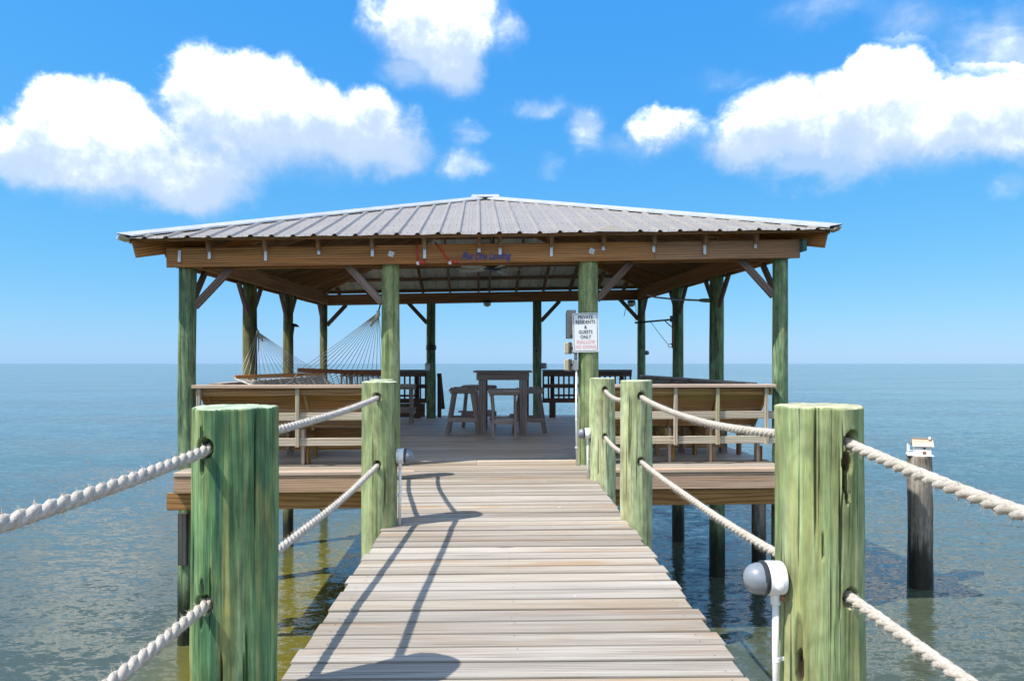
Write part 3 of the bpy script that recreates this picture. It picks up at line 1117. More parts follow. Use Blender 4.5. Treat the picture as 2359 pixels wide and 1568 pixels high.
bench('bench', .13, -.13, (1, 0), (0, 1), 2.06, [.045, 1.14], 'wooden bench seen from behind, left of the walkway, below the hammock')
bench('bench', 4.74, -.13, (1, 0), (0, 1), 2.04, [.36, .88, 1.38, 1.96], 'wooden bench seen from behind, right of the walkway, beside the rope posts')
bench('bench', 6.86, .62, (0, 1), (-1, 0), 5.7, [.3, 1.3, 2.3, 3.3, 4.3, 5.3], 'long grey bench along the right side of the deck', ('grey_wood', 'grey_wood', 'grey_wood'))
bench('bench', .05, .62, (0, 1), (1, 0), 5.7, [.3, 1.3, 2.3, 3.3, 4.3, 5.3], 'long grey bench along the left side of the deck, behind the hammock', ('grey_wood', 'grey_wood', 'grey_wood'))

# ------------------------------------------------------------------ back railings
def railing(a0, a1, label):
    bb = B[3] + .02
    t = thing('railing', PV((a0 + a1) / 2, bb, 0), label, 'railing', 'dark baluster railings at the far side of the deck')
    board('cap_board', PV(a0, bb + .02, 1.03), PV(a1, bb + .02, 1.03), .15, .036, 'dark_wood', t)
    board('top_rail', PV(a0, bb, .955), PV(a1, bb, .955), .11, .036, 'dark_wood', t, up=-RB_)
    board('middle_rail', PV(a0, bb, .69), PV(a1, bb, .69), .088, .036, 'dark_wood', t, up=-RB_)
    board('bottom_rail', PV(a0, bb, .375), PV(a1, bb, .375), .10, .036, 'dark_wood', t, up=-RB_)
    n = int((a1 - a0) / .112)
    for q in range(n + 1):
        a_ = a0 + .02 + (a1 - a0 - .04) * q / n
        board('baluster', PV(a_, bb + .037, .93), PV(a_, bb + .037, .36), .036, .034, 'dark_wood', t, up=-RB_)
    for a_ in (a0 + .22, (a0 + a1) / 2, a1 - .2):
        board('leg', PV(a_, bb + .02, .33), PV(a_, bb + .02, .002), .14, .04, 'dark_wood', t, up=-RB_)
        board('leg', PV(a_, bb + .075, .93), PV(a_, bb + .075, .38), .08, .036, 'dark_wood', t, up=-RB_)
    board('seat_slat', PV(a0 + .3, bb + .35, .47), PV(a1 - .25, bb + .35, .47), .30, .036, 'dark_wood', t)
    return t


tl = railing(.35, 2.2, 'dark baluster railing at the back left, behind the lone stool')
board('kick_board', PV(.9, B[3] + .0, .17), PV(2.17, B[3] + .0, .17), .30, .03, 'dark_wood', tl, up=-RB_)
railing(4.73, 6.7, 'dark baluster railing at the back right, behind the notice post')
# handrail of the steps going down to the water
st = thing('stair_rail', PV(2.45, 7.4, 0), 'slanting wooden handrail of the steps beyond the back left post', 'handrail')
board('post', PV(2.47, 7.12, .95), PV(2.47, 7.12, -.9), .085, .085, 'dark_wood', st, up=RB_)
board('rail', PV(2.47, 7.05, .95), PV(2.47, 8.6, .10), .1, .04, 'dark_wood', st, up=(0, 0, 1))
st2 = thing('stair_rail', PV(4.45, 7.4, 0), 'slanting wooden handrail of the steps beyond the back right post', 'handrail')
board('post', PV(4.40, 7.12, .95), PV(4.40, 7.12, -.9), .085, .085, 'dark_wood', st2, up=RB_)
board('rail', PV(4.40, 7.05, .95), PV(4.40, 8.6, .10), .1, .04, 'dark_wood', st2, up=(0, 0, 1))

# ------------------------------------------------------------------ bar table and stools
tb = thing('bar_table', (-.155, 11.85, 0), 'tall square wooden bar table in the middle of the deck', 'table')
cx, cy = -.155, 11.85
for q in range(7):
    yy = cy - .42 + q * .14
    board('top_slat', (cx - .49, yy, 1.045), (cx + .49, yy, 1.045), .137, .03, 'grey_wood', tb)
for sx in (-1, 1):
    board('apron', (cx + sx * .42, cy - .40, .965), (cx + sx * .42, cy + .40, .965), .12, .035, 'dark_wood', tb, up=(1, 0, 0))
    board('apron', (cx - .44, cy + sx * .42, .965), (cx + .44, cy + sx * .42, .965), .12, .035, 'grey_wood', tb, up=(0, 1, 0))
    for sy in (-1, 1):
        board('leg', (cx + sx * .345, cy + sy * .39, .93), (cx + sx * .345, cy + sy * .39, .002), .125, .04, 'grey_wood', tb, up=(0, 1, 0))
        board('leg', (cx + sx * .39, cy + sy * .33, .93), (cx + sx * .39, cy + sy * .33, .12), .085, .04, 'grey_wood', tb, up=(1, 0, 0))


def make_stool():
    t = thing('bar_stool', (0, 0, 0), 'stool', 'stool', 'wooden bar stools')
    n = 8
    for q in range(n):
        y = -.205 + .41 * q / (n - 1)
        z = .765
        up = (0, 0, 1)
        if q in (0, n - 1):
            z = .742
            s = -1 if q == 0 else 1
            y = s * .222
            up = (0, s * .8, .6)
        board('seat_slat', (-.25, y, z), (.25, y, z), .05, .024, 'grey_wood', t, up=up)
    for sx in (-1, 1):
        board('seat_side', (sx * .215, -.215, .712), (sx * .215, .215, .712), .075, .036, 'grey_wood', t, up=(1, 0, 0))
        for sy in (-1, 1):
            board('leg', (sx * .178, sy * .15, .72), (sx * .178, sy * .265, .002), .078, .036, 'grey_wood', t, up=(1, 0, 0))
        board('stretcher', (sx * .215, -.25, .235), (sx * .215, .25, .235), .08, .034, 'grey_wood', t, up=(1, 0, 0))
    board('seat_front', (-.235, -.205, .712), (.235, -.205, .712), .06, .03, 'grey_wood', t, up=(0, 1, 0))
    board('seat_front', (-.235, .205, .712), (.235, .205, .712), .06, .03, 'grey_wood', t, up=(0, 1, 0))
    board('foot_rest', (-.235, .285, .29), (.235, .285, .29), .12, .03, 'grey_wood', t)
    board('foot_rail', (-.16, -.22, .265), (.16, -.22, .265), .075, .034, 'grey_wood', t, up=(0, 1, 0))
    return t


def copy_tree(o, parent=None):
    c = o.copy()
    col.objects.link(c)
    c.parent = parent
    if parent is not None:
        c.matrix_parent_inverse = o.matrix_parent_inverse.copy()
    for ch in [x for x in bpy.data.objects if x.parent == o and x.name != c.name]:
        copy_tree(ch, c)
    return c


proto = make_stool()
stools = [((-.13, 10.95), 0.02, 'grey slatted bar stool in front of the tall table, nearest the walkway'),
          ((-.83, 11.72), -math.pi / 2 + .03, 'grey slatted bar stool on the left side of the tall table'),
          ((.30, 11.72), math.pi / 2 - .02, 'grey slatted bar stool on the right side of the tall table'),
          ((-.62, 12.85), math.pi - .55, 'dark grey bar stool behind the tall table'),
          ((-2.15, 13.4), 0.05, 'lone grey bar stool by the back left railing, half hidden behind a rope post')]
kids = list(proto.children)
for q, ((x, y), rz, lab) in enumerate(stools):
    o = proto if q == 0 else copy_tree(proto)
    o.location = (x, y, 0)
    o.rotation_euler = (0, 0, rz)
    o['label'] = lab

# ------------------------------------------------------------------ rope posts (bollards)
WALKPOST = {
    'L1': (-.942, 2.31, 1.036, .135, 'piling_deep', 'thick deep-green round post in the left foreground, rope through two slotted holes'),
    'R1': (1.036, 2.30, 1.040, .142, 'piling_lime', 'thick yellow-green round post in the right foreground with a long knot hole'),
    'L2': (-.97, 5.0, 1.05, .130, 'piling_mid', 'green round post left of the walkway with a round lamp on its inner side'),
    'RB': (.945, 5.2, 1.054, .122, 'piling_pale', 'pale green round post right of the walkway, second from the right foreground'),
    'RA': (.925, 7.0, 1.033, .131, 'piling_pale', 'pale green round post right of the walkway, nearest the notice post'),
    'L3': (-1.325, 6.95, 1.02, .120, 'piling_pale', 'pale green round post mostly hidden behind the left lamp post'),
    'L0': (-.96, -.42, 1.04, .147, 'piling_deep', 'green round post to the left of the viewpoint'),
    'R0': (1.06, -.42, 1.04, .147, 'piling_lime', 'green round post to the right of the viewpoint'),
}
HUP, HLO = {}, {}
ROPEX = {'L1': -.986, 'R1': 1.083, 'L2': -.965, 'RB': .965, 'RA': .94, 'L3': -1.325, 'L0': -.985, 'R0': 1.10}
ZUP = {'L1': .908, 'R1': .935, 'L2': .938, 'RB': .938, 'RA': .917, 'L3': .92, 'L0': .93, 'R0': .93}
ZLO = {'L1': .407, 'R1': .434, 'L2': .455, 'RB': .45, 'RA': .443, 'L3': .44, 'L0': .43, 'R0': .44}


def hole_angle(x, cx, r, front):
    s = max(-.95, min(.95, (x - cx) / r))
    a = math.asin(s)
    return (-math.pi / 2 + a) if front else (math.pi / 2 - a)


for key, (x, y, zt_, r, mt, lab) in WALKPOST.items():
    dents = []
    near = key in ('L1', 'R1')
    for zz in (ZUP[key], ZLO[key]):
        for fr in (True, False):
            dents.append((hole_angle(ROPEX[key], x, r, fr), zz, .0265, .0285, .05))
    if key == 'L1':
        ha = hole_angle(ROPEX[key], x, r, True)
        dents += [(ha - .06, .955, .004, .022, .012), (ha - .04, .862, .006, .036, .014), (ha - .05, .458, .006, .03, .014), (ha - .06, .36, .004, .03, .010)]
    if key == 'R1':
        ha = hole_angle(ROPEX[key], x, r, True)
        dents += [(ha - .14, .865, .017, .036, .018), (ha - .15, .805, .009, .045, .03), (ha - .12, .755, .008, .02, .018),
                  (-math.pi / 2 - .35, .60, .004, .04, .012), (-math.pi / 2 - .86, .27, .012, .09, .012), (-math.pi / 2 - .84, .20, .012, .05, .022), (-math.pi / 2 - .5, 1.0, .003, .05, .006)]
    rnd = random.Random(len(key) * 100 + int(abs(x) * 1000))
    for _ in range(9 if near else 6):                      # drying checks
        dents.append((-math.pi / 2 + rnd.uniform(-1.35, 1.35), rnd.uniform(.1, .98), rnd.uniform(.0022, .0036), rnd.uniform(.05, .22), rnd.uniform(.007, .014)))
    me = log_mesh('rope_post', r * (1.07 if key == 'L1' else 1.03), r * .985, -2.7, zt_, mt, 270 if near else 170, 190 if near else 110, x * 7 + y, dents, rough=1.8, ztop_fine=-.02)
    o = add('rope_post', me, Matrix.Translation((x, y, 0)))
    tag(o, lab, 'post', 'round posts that carry the rope along the walkway')

# ------------------------------------------------------------------ ropes
def rope(p0, p1, sag, label, rr=.0172):
    p0, p1 = Vector(p0), Vector(p1)
    L = (p1 - p0).length
    n = int(L / .0065)
    t = thing('rope', p0, label, 'rope', 'three-strand ropes between the round posts')
    d = (p1 - p0).normalized()
    side = d.cross(Vector((0, 0, 1))).normalized()

    def cen(u):
        w = .004 * math.sin(u * 9 + p0.y) * min(1, 4 * u * (1 - u))
        return p0.lerp(p1, u) + Vector((0, 0, -4 * sag * u * (1 - u))) + side * w
    pitch = .135
    hair_v, hair_f = [], []
    for q in range(3):
        path = []
        for i_ in range(n + 1):
            u = i_ / n
            c = cen(u)
            tg = (cen(min(1, u + .01)) - cen(max(0, u - .01))).normalized()
            s_ = tg.cross(Vector((0, 0, 1))).normalized()
            up = s_.cross(tg)
            an = 2 * math.pi * (u * L / pitch + q / 3)
            path.append(c + (s_ * math.cos(an) + up * math.sin(an)) * rr * .46)
        c = p0
        rad = [rr * (.63 + .05 * noise.noise(Vector((w_ * .11, q * 7.0, p0.y)))) for w_ in range(n + 1)]
        vs, fs = tube_geo([p - c for p in path], rad, 8)
        add('strand', mesh_of('strand', vs, fs, 'rope', True), Matrix.Translation(c), t)
        nh = int(L * 430)
        for _ in range(nh):
            i_ = random.randrange(2, n - 2)
            p = path[i_]
            out = (p - cen(i_ / n)).normalized()
            tg = (path[i_ + 1] - path[i_ - 1]).normalized()
            b0 = p + out * rr * .52
            dirv = (out * random.uniform(.25, 1) + tg * random.uniform(-1, 1) + Vector((random.uniform(-.4, .4), random.uniform(-.4, .4), random.uniform(-.4, .4)))).normalized()
            ln = random.uniform(.004, .019)
            pv = dirv.cross(tg).normalized() * .00045
            k0 = len(hair_v)
            hair_v.extend([b0 - pv - c, b0 + pv - c, b0 + dirv * ln + out * ln * .2 - c])
            hair_f.append((k0, k0 + 1, k0 + 2))
    tag(add('fibres', mesh_of('fibres', hair_v, hair_f, 'rope'), Matrix.Translation(p0), t), kind='stuff')
    return t


def rp(key, z):
    x, y = WALKPOST[key][0], WALKPOST[key][1]
    return (ROPEX[key], y, z[key])


rope(rp('L0', ZUP), rp('L1', ZUP), .05, 'upper white rope running out of the left edge of the picture from the deep-green post')
rope(rp('L0', ZLO), rp('L1', ZLO), .02, 'lower white rope running out of the picture from the deep-green post')
rope(rp('L1', ZUP), rp('L2', ZUP), .02, 'upper rope between the deep-green foreground post and the left lamp post')
rope(rp('L1', ZLO), rp('L2', ZLO), .03, 'lower rope between the deep-green foreground post and the left lamp post')
rope(rp('L2', ZUP), rp('L3', ZUP), .08, 'upper rope behind the left lamp post, its shadow on the planks')
rope(rp('L2', ZLO), rp('L3', ZLO), .05, 'lower rope behind the left lamp post, its shadow on the planks')
rope(rp('R0', ZUP), rp('R1', ZUP), .085, 'upper rope running out of the right edge of the picture from the yellow-green post')
rope(rp('R0', ZLO), rp('R1', ZLO), .02, 'lower rope running out of the picture from the yellow-green post')
rope(rp('R1', ZUP), rp('RB', ZUP), .07, 'upper sagging rope between the yellow-green foreground post and the next pale post')
rope(rp('R1', ZLO), rp('RB', ZLO), .035, 'lower rope between the yellow-green foreground post and the next pale post')
rope(rp('RB', ZUP), rp('RA', ZUP), .07, 'upper short rope between the two pale posts on the right')
rope(rp('RB', ZLO), rp('RA', ZLO), .04, 'lower short rope between the two pale posts on the right')

# ------------------------------------------------------------------ round lamps on the posts
def lamp(x, y, z, sx, label, lens='frosted_lens', zfoot=.004):
    """bulkhead lamp on a post; sx = +1 or -1 is the way it faces"""
    t = thing('post_lamp', (x, y, zfoot), label, 'lamp', 'round lamps on the walkway posts')
    hs = lathe('housing', [(.052, -.002), (.055, .004), (.055, .050), (.052, .054)], 'white_plastic', (x, y, z), (sx, 0, 0), t, 28)
    lathe('gasket_ring', [(.054, .054), (.056, .058), (.056, .066), (.05, .07)], 'dark_plastic', (x, y, z), (sx, 0, 0), t, 28)
    lathe('lens', [(.049, .068), (.049, .082), (.043, .100), (.032, .114), (.018, .122), (.004, .125)], lens, (x, y, z), (sx, 0, 0), t, 28)
    # half hood over the lower lens
    vs, fs = [], []
    nn = 18
    for q in range(nn + 1):
        an = math.pi + math.pi * q / nn
        for rr, h in ((.053, .062), (.053, .088), (.046, .107), (.034, .119)):
            vs.append((sx * h, rr * math.cos(an), rr * math.sin(an)))
    for q in range(nn):
        for e in range(3):
            fs.append((q * 4 + e, q * 4 + e + 1, q * 4 + 5 + e, q * 4 + 4 + e))
    add('hood', mesh_of('hood', vs, fs, 'grey_plastic', True), Matrix.Translation((x, y, z)), t)
    lathe('plug', [(.014, 0), (.014, .006), (.011, .008)], 'white_plastic', (x + sx * .027, y - .052, z - .012), (0, -1, 0), t, 14)
    cxp = x + sx * .022
    cyp = y - .004
    lathe('socket', [(.0155, 0), (.0155, .035)], 'white_plastic', (cxp, cyp, z - .086), (0, 0, 1), t, 16)
    tube('conduit', [(cxp, cyp, z - .06), (cxp, cyp, z - .25), (cxp - sx * .004, cyp, zfoot)], .0112, 'white_plastic', t, 12)
    zc = z * .42
    lathe('clamp', [(.0135, 0), (.0135, .014)], 'white_plastic', (cxp - sx * .003, cyp, zc), (0, 0, 1), t, 14)
    block('clamp_tab', (cxp - sx * .02, cyp + .004, zc + .007), (.024, .006, .013), 'white_plastic', t)
    block('foot_lug', (x + sx * .005, y - .02, z - .062), (.012, .014, .018), 'rusty_metal', t)
    return t


lamp(.893, 2.26, .472, -1, 'white round lamp with frosted lens low on the yellow-green foreground post')
lamp(-.842, 5.0, .505, 1, 'white round lamp with dark lens facing right on the left walkway post', 'grey_plastic')
lamp(.797, 6.99, .468, -1, 'white round lamp facing left on the pale post nearest the notice')

# ------------------------------------------------------------------ notice sign
sc = PV(A[2], 0, 0)
sx_, sy_ = .852, sc.y - .127
sg = thing('notice_sign', (sx_, sy_, 1.32), 'white notice with black border reading private residents and guests only', 'sign')


def rrect(w, h, r, n=6):
    pts = []
    for cx_, cy_, a0 in ((w / 2 - r, h / 2 - r, 0), (-w / 2 + r, h / 2 - r, 90), (-w / 2 + r, -h / 2 + r, 180), (w / 2 - r, -h / 2 + r, 270)):
        for q in range(n + 1):
            a = R(a0 + 90 * q / n)
            pts.append((cx_ + r * math.cos(a), cy_ + r * math.sin(a)))
    return pts


mws = Matrix.Translation((sx_, sy_, 1.54)) @ Matrix.Rotation(TH * .5 + R(-.5), 4, 'Z') @ Matrix.Rotation(R(-1.2), 4, 'Y')
pts = rrect(.300, .452, .022)
n = len(pts)
vs = [(x, -.0015, z) for x, z in pts] + [(x, .0015, z) for x, z in pts]
fs = [tuple(range(n)), tuple(reversed(range(n, 2 * n)))] + [((i + 1) % n, i, i + n, (i + 1) % n + n) for i in range(n)]
add('plate', mesh_of('plate', vs, fs, 'sign_white'), mws, sg)
po_ = rrect(.278, .430, .022)
pi_ = rrect(.266, .418, .017)
vs = [(x, -.0022, z) for x, z in po_] + [(x, -.0022, z) for x, z in pi_]
fs = [(i, (i + 1) % n, (i + 1) % n + n, i + n) for i in range(n)]
add('border', mesh_of('border', vs, fs, 'sign_black'), mws, sg)
for q, (s, mt) in enumerate([('PRIVATE', 'sign_black'), ('RESIDENTS', 'sign_black'), ('&', 'sign_black'), ('GUESTS', 'sign_black'), ('ONLY', 'sign_black'), ('SHALLOW', 'sign_red'), ('NO DIVING', 'sign_red')]):
    me = text_mesh('lettering', s, .056, mt, .0002, bold=.0015, spacing=1.08)
    zz = .176 - .0575 * q
    me.transform(Matrix.Translation((0, -.0026, zz)) @ Matrix.Rotation(R(90), 4, 'X') @ Matrix.Diagonal((.78, 1, 1, 1)))
    add('lettering', me, mws, sg)

# blue lettering on the beam
lt = thing('beam_lettering', PR(3.40, -.152, 2.30), 'dark blue slanted lettering along the lower edge of the front beam', 'lettering')
me = text_mesh('letters', 'Plus One Landing', .125, 'blue_paint', .004, shear=.42, bold=.002)
wdt = max(v.co.x for v in me.vertices) - min(v.co.x for v in me.vertices)
sc_ = .57 / wdt
mwl = Matrix.Translation(PR(3.405, -.152, 2.335)) @ Matrix.Rotation(TH, 4, 'Z') @ Matrix.Rotation(R(-1.29), 4, 'Y') @ Matrix.Rotation(R(90), 4, 'X') @ Matrix.Diagonal((sc_, .88, 1, 1))
add('letters', me, mwl, lt)

# red hooks hanging on the beam
for (a1_, a2_, lab) in ((2.615, 2.635, 'red strap hanging straight down the front beam'), (2.83, 3.0, 'red strap hanging at a slant on the front beam')):
    t = thing('red_hook', PR(a1_, -.16, BZ), lab, 'strap', 'red straps on the front beam')
    pt, pb = PR(a1_, -.155, 2.50), PR(a2_, -.16, 2.275)
    tube('strap', [pt, pt.lerp(pb, .5), pb], .0085, 'red_strap', t, 8)
    lathe('ring', [(.016, -.008), (.022, 0), (.016, .008)], 'white_plastic', pb + Vector((0, -.01, -.01)), (0, -1, 0), t, 14)
    tube('handle', [pb + Vector((.01, -.01, -.008)), pb + Vector((.055, -.012, -.004)), pb + Vector((.085, -.012, .012))], [.010, .012, .016], 'red_strap', t, 8)

# ------------------------------------------------------------------ electrics on the notice post
t = thing('meter_box', (.70, 7.98, 1.45), 'grey electrical box behind the notice sign', 'electrical box')
block('case', (.695, 8.03, 1.64), (.10, .16, .33), 'box_grey', t)
block('door', (.648, 8.03, 1.63), (.02, .17, .30), 'box_grey', t)
lathe('latch', [(.014, 0), (.014, .012)], 'dark_plastic', (.69, 7.95, 1.50), (0, -1, 0), t, 10)
for z, lab in ((1.36, 'upper square floodlight on the notice post'), (1.165, 'lower square floodlight on the notice post')):
    t = thing('floodlight', (.72, 7.95, z), lab, 'floodlight', 'floodlights on the notice post')
    mw = Matrix.Translation((.655, 7.94, z)) @ Matrix.Rotation(R(-25), 4, 'Z')
    add('head', board_mesh(.045, .12, .135, 'lamp_tan', .01), mw, t)
    add('glass', board_mesh(.012, .10, .115, 'lamp_glass', .003), mw @ Matrix.Translation((-.027, 0, 0)), t)
    block('knuckle', (.69, 7.95, z), (.05, .03, .03), 'dark_plastic', t)
    block('junction_box', (.735, 7.95, z - .005), (.055, .07, .115), 'box_grey', t)
t = thing('conduit_pipe', (.748, 7.93, 0), 'white conduit running down the notice post to the deck', 'pipe')
tube('pipe', [(.748, 7.935, 1.12), (.748, 7.935, .6), (.755, 7.935, .003)], .0115, 'white_plastic', t, 12)
tube('upper_pipe', [(.742, 7.945, 1.30), (.742, 7.945, 1.22)], .018, 'box_grey', t, 12)
for z in (.88, .52, .2):
    lathe('clamp', [(.017, 0), (.017, .014)], 'white_plastic', (.75, 7.935, z), (0, 0, 1), t, 12)

# boxes on the back posts
bp = PV(A[2], B[3], 0)
t = thing('outlet_box', (bp.x, bp.y - .1, 1.4), 'small outlet with thin pipe on the back post, left of the notice', 'outlet')
block('plate', (bp.x - .02, bp.y - .105, 1.46), (.085, .04, .15), 'box_grey', t)
block('socket', (bp.x - .02, bp.y - .128, 1.46), (.035, .01, .09), 'dark_plastic', t)
tube('pipe', [(bp.x - .02, bp.y - .1, 1.54), (bp.x - .02, bp.y - .1, 2.4)], .010, 'box_grey', t, 8)
tube('cord', [(bp.x - .02, bp.y - .13, 1.40), (bp.x + .03, bp.y - .12, 1.25), (bp.x + .09, bp.y - .09, 1.17)], .006, 'box_grey', t, 6)
t = thing('outlet_box', (bp.x + .14, bp.y, 1.1), 'grey weatherproof box low on the back post, left of the notice', 'outlet')
block('case', (bp.x + .13, bp.y - .02, 1.13), (.10, .09, .13), 'grey_plastic', t)
block('cover', (bp.x + .195, bp.y - .03, 1.13), (.025, .085, .12), 'lamp_glass', t)
bq = PV(A[1], B[3], 0)
t = thing('outlet_box', (bq.x - .05, bq.y - .11, 1.05), 'pale weatherproof box on the back left post above the railing', 'outlet')
block('case', (bq.x - .06, bq.y - .125, 1.13), (.115, .07, .12), 'box_grey', t, rz=.3)
block('cover', (bq.x - .06, bq.y - .17, 1.10), (.10, .02, .14), 'lamp_glass', t, rz=.3)
t = thing('strap_band', (bq.x, bq.y, 1.5), 'black band wrapped round the back left post', 'band')
lathe('band', [(.108, 0), (.112, .005), (.112, .095), (.108, .10)], 'black_metal', (bq.x, bq.y, 1.48), (0, 0, 1), t, 24)

# globe lights below the back beam
for xg, yg, lab in ((-.535, 14.72, 'small dark dome light hanging below the back beam, above the table'), (2.58, 14.75, 'small dome light with wires below the back beam on the right')):
    t = thing('dome_light', (xg, yg, 2.4), lab, 'light', 'dome lights at the back beam')
    lathe('base', [(.085, 0), (.09, .02), (.08, .05)], 'black_metal', (xg, yg, 2.49), (0, 0, 1), t, 20)
    lathe('globe', [(.02, -.085), (.05, -.075), (.075, -.05), (.085, -.01), (.085, .0)], 'lamp_glass', (xg, yg, 2.49), (0, 0, 1), t, 20)
    if xg > 0:
        tube('wire', [(xg - .05, yg, 2.49), (xg - .13, yg, 2.34), (xg - .16, yg, 2.2)], .006, 'black_metal', t, 6)
        tube('wire', [(xg + .09, yg, 2.49), (xg + .10, yg, 2.30), (xg + .09, yg, 2.1)], .006, 'black_metal', t, 6)

# ------------------------------------------------------------------ ceiling fan
fx, fy, fz = -.30, 11.1, 2.73
t = thing('ceiling_fan', (fx, fy, fz), 'ceiling fan with pale blades hanging under the roof, just below the front beam', 'fan')
tube('down_rod', [(fx, fy, fz + .06), (fx, fy, 3.72)], .014, 'black_metal', t, 10)
lathe('motor', [(.05, -.05), (.10, -.035), (.115, 0), (.10, .045), (.05, .07)], 'dark_plastic', (fx, fy, fz), (0, 0, 1), t, 24)
for q in range(5):
    an = R(4 + 72 * q)
    pitch = R(12)
    outline = [(.18, -.05), (.45, -.075), (.60, -.065), (.66, 0), (.60, .065), (.45, .075), (.18, .05)]
    vs = [(x_, y_, -.004) for x_, y_ in outline] + [(x_, y_, .004) for x_, y_ in outline]
    n = len(outline)
    fs = [tuple(reversed(range(n))), tuple(range(n, 2 * n))] + [(i, (i + 1) % n, (i + 1) % n + n, i + n) for i in range(n)]
    mw = Matrix.Translation((fx, fy, fz - .01)) @ Matrix.Rotation(an, 4, 'Z') @ Matrix.Rotation(pitch, 4, 'X')
    bl = add('blade', mesh_of('blade', vs, fs, 'fan_blade'), mw, t)
    add('blade_iron', board_mesh(.14, .05, .012, 'dark_plastic'), mw @ Matrix.Translation((.15, 0, .012)), t)

# ------------------------------------------------------------------ hammock
P0 = PV(A[0], B[1], 0) + Vector((.09, -.05, 1.70))
P1 = PV(A[1], 0, 0) + Vector((-.10, .03, 1.84))
ax = Vector((P1.x - P0.x, P1.y - P0.y, 0)).normalized()
pr = Vector((-ax.y, ax.x, 0))
hm = thing('hammock', (P0 + P1) / 2 - Vector((0, 0, .9)), 'white rope hammock with wooden spreader bars slung between two posts', 'hammock')
C0 = Vector((P0.x, P0.y, 0)) + ax * .72
C1 = Vector((P1.x, P1.y, 0)) - ax * .72
HW = .66
b0a, b0b = C0 - pr * HW + Vector((0, 0, 1.005)), C0 + pr * HW + Vector((0, 0, 1.03))
b1a, b1b = C1 - pr * HW + Vector((0, 0, 1.105)), C1 + pr * HW + Vector((0, 0, 1.055))
board('spreader_bar', b0a, b0b, .05, .032, 'orange_wood', hm, up=ax)
board('spreader_bar', b1a, b1b, .05, .032, 'darkorange_wood', hm, up=ax)
for (P, ba, bb, s) in ((P0, b0a, b0b, 1), (P1, b1a, b1b, -1)):
    kn = P + ax * (s * .08) - Vector((0, 0, .06))
    tube('hook', [P + Vector((0, 0, .04)), P + ax * (s * .03) + Vector((0, 0, .05)), P + ax * (s * .05) + Vector((0, 0, .0)), kn], .009, 'black_metal', hm, 8)
    tube('knot', [kn + Vector((0, 0, .02)), kn - Vector((0, 0, .03)), kn + (((ba + bb) / 2) - kn) * .22], [.02, .026, .010], 'cotton_cord', hm, 8)
    for q in range(17):
        e = ba.lerp(bb, (q + .5) / 17)
        tube('cord', [kn, kn.lerp(e, .5) - Vector((0, 0, .008)), e + Vector((0, 0, .015))], .0035, 'cotton_cord', hm, 5)
tube('chain', [P0 + ax * .10 - Vector((0, 0, .07)), P0 + ax * .11 - Vector((0, 0, .34))], .008, 'black_metal', hm, 6)
# net bed: two families of diagonal cords over a sagging sheet
def bedpt(u, v):
    p = (b0a.lerp(b0b, v)).lerp(b1a.lerp(b1b, v), u)
    nar = 1 - .18 * 4 * u * (1 - u)
    m_ = (b0a.lerp(b0b, .5)).lerp(b1a.lerp(b1b, .5), u)
    p = m_ + (p - m_) * nar
    return p - Vector((0, 0, 4 * u * (1 - u) * (.16 + .10 * (1 - (2 * v - 1) ** 2)) + .02))


vs, fs = [], []
NV = 15
for fam in (0, 1):
    for q in range(-NV, NV + 1):
        path = []
        for w in range(0, 29):
            u = w / 28
            v = q / NV + u * 1.15 if fam == 0 else 1 - q / NV - u * 1.15
            if 0 <= v <= 1:
                path.append(bedpt(u, v))
        if len(path) > 1:
            tv, tf = tube_geo(path, .0042, 5, False)
            o_ = len(vs)
            vs += tv
            fs += [tuple(i_ + o_ for i_ in f) for f in tf]
for v in (0, 1):
    tv, tf = tube_geo([bedpt(w / 28, v) for w in range(29)], .009, 6, False)
    o_ = len(vs)
    vs += tv
    fs += [tuple(i_ + o_ for i_ in f) for f in tf]
cb_ = bedpt(.5, .5)
tag(add('net', mesh_of('net', [v - cb_ for v in vs], fs, 'cotton_cord', True), Matrix.Translation(cb_), hm), kind='stuff')

# ------------------------------------------------------------------ small things on the posts
l3 = PV(A[0], B[2], 0)
t = thing('garden_light', (l3.x + .12, l3.y - .05, 1.55), 'black mushroom-shaped garden light fixed to the third post on the left', 'light')
tube('stem', [(l3.x + .085, l3.y - .06, 1.55), (l3.x + .125, l3.y - .07, 1.83)], .011, 'black_metal', t, 8)
lathe('shade', [(.03, 0), (.085, .004), (.07, .03), (.035, .052), (.01, .058)], 'black_metal', (l3.x + .128, l3.y - .07, 1.82), (.1, 0, 1), t, 20)

r3 = PV(A[3], B[2], 0)
t = thing('ring_toss', (r3.x - .1, r3.y - .05, 1.4), 'ring-on-a-string game with a bar and hook board on the third right post', 'game')
board('board', (r3.x - .105, r3.y - .06, 2.02), (r3.x - .105, r3.y - .06, 1.46), .07, .03, 'rafter_wood', t, up=(1, 0, 0))
tube('arm', [(r3.x - .10, r3.y - .08, 1.97), (r3.x - .82, r3.y - .25, 1.90)], .016, 'black_metal', t, 8)
tube('arm_brace', [(r3.x - .11, r3.y - .08, 1.82), (r3.x - .18, r3.y - .1, 1.87), (r3.x - .27, r3.y - .12, 1.95)], .010, 'black_metal', t, 8)
block('arm_bracket', (r3.x - .12, r3.y - .08, 1.98), (.08, .05, .11), 'black_metal', t)
tube('string', [(r3.x - .54, r3.y - .19, 1.93), (r3.x - .36, r3.y - .15, 1.70), (r3.x - .20, r3.y - .1, 1.52)], .005, 'green_line', t, 6)
rg = [(r3.x - .165 + .032 * math.cos(q * math.pi / 8), r3.y - .1, 1.50 + .032 * math.sin(q * math.pi / 8)) for q in range(17)]
tube('ring', rg, .0055, 'black_metal', t, 6)
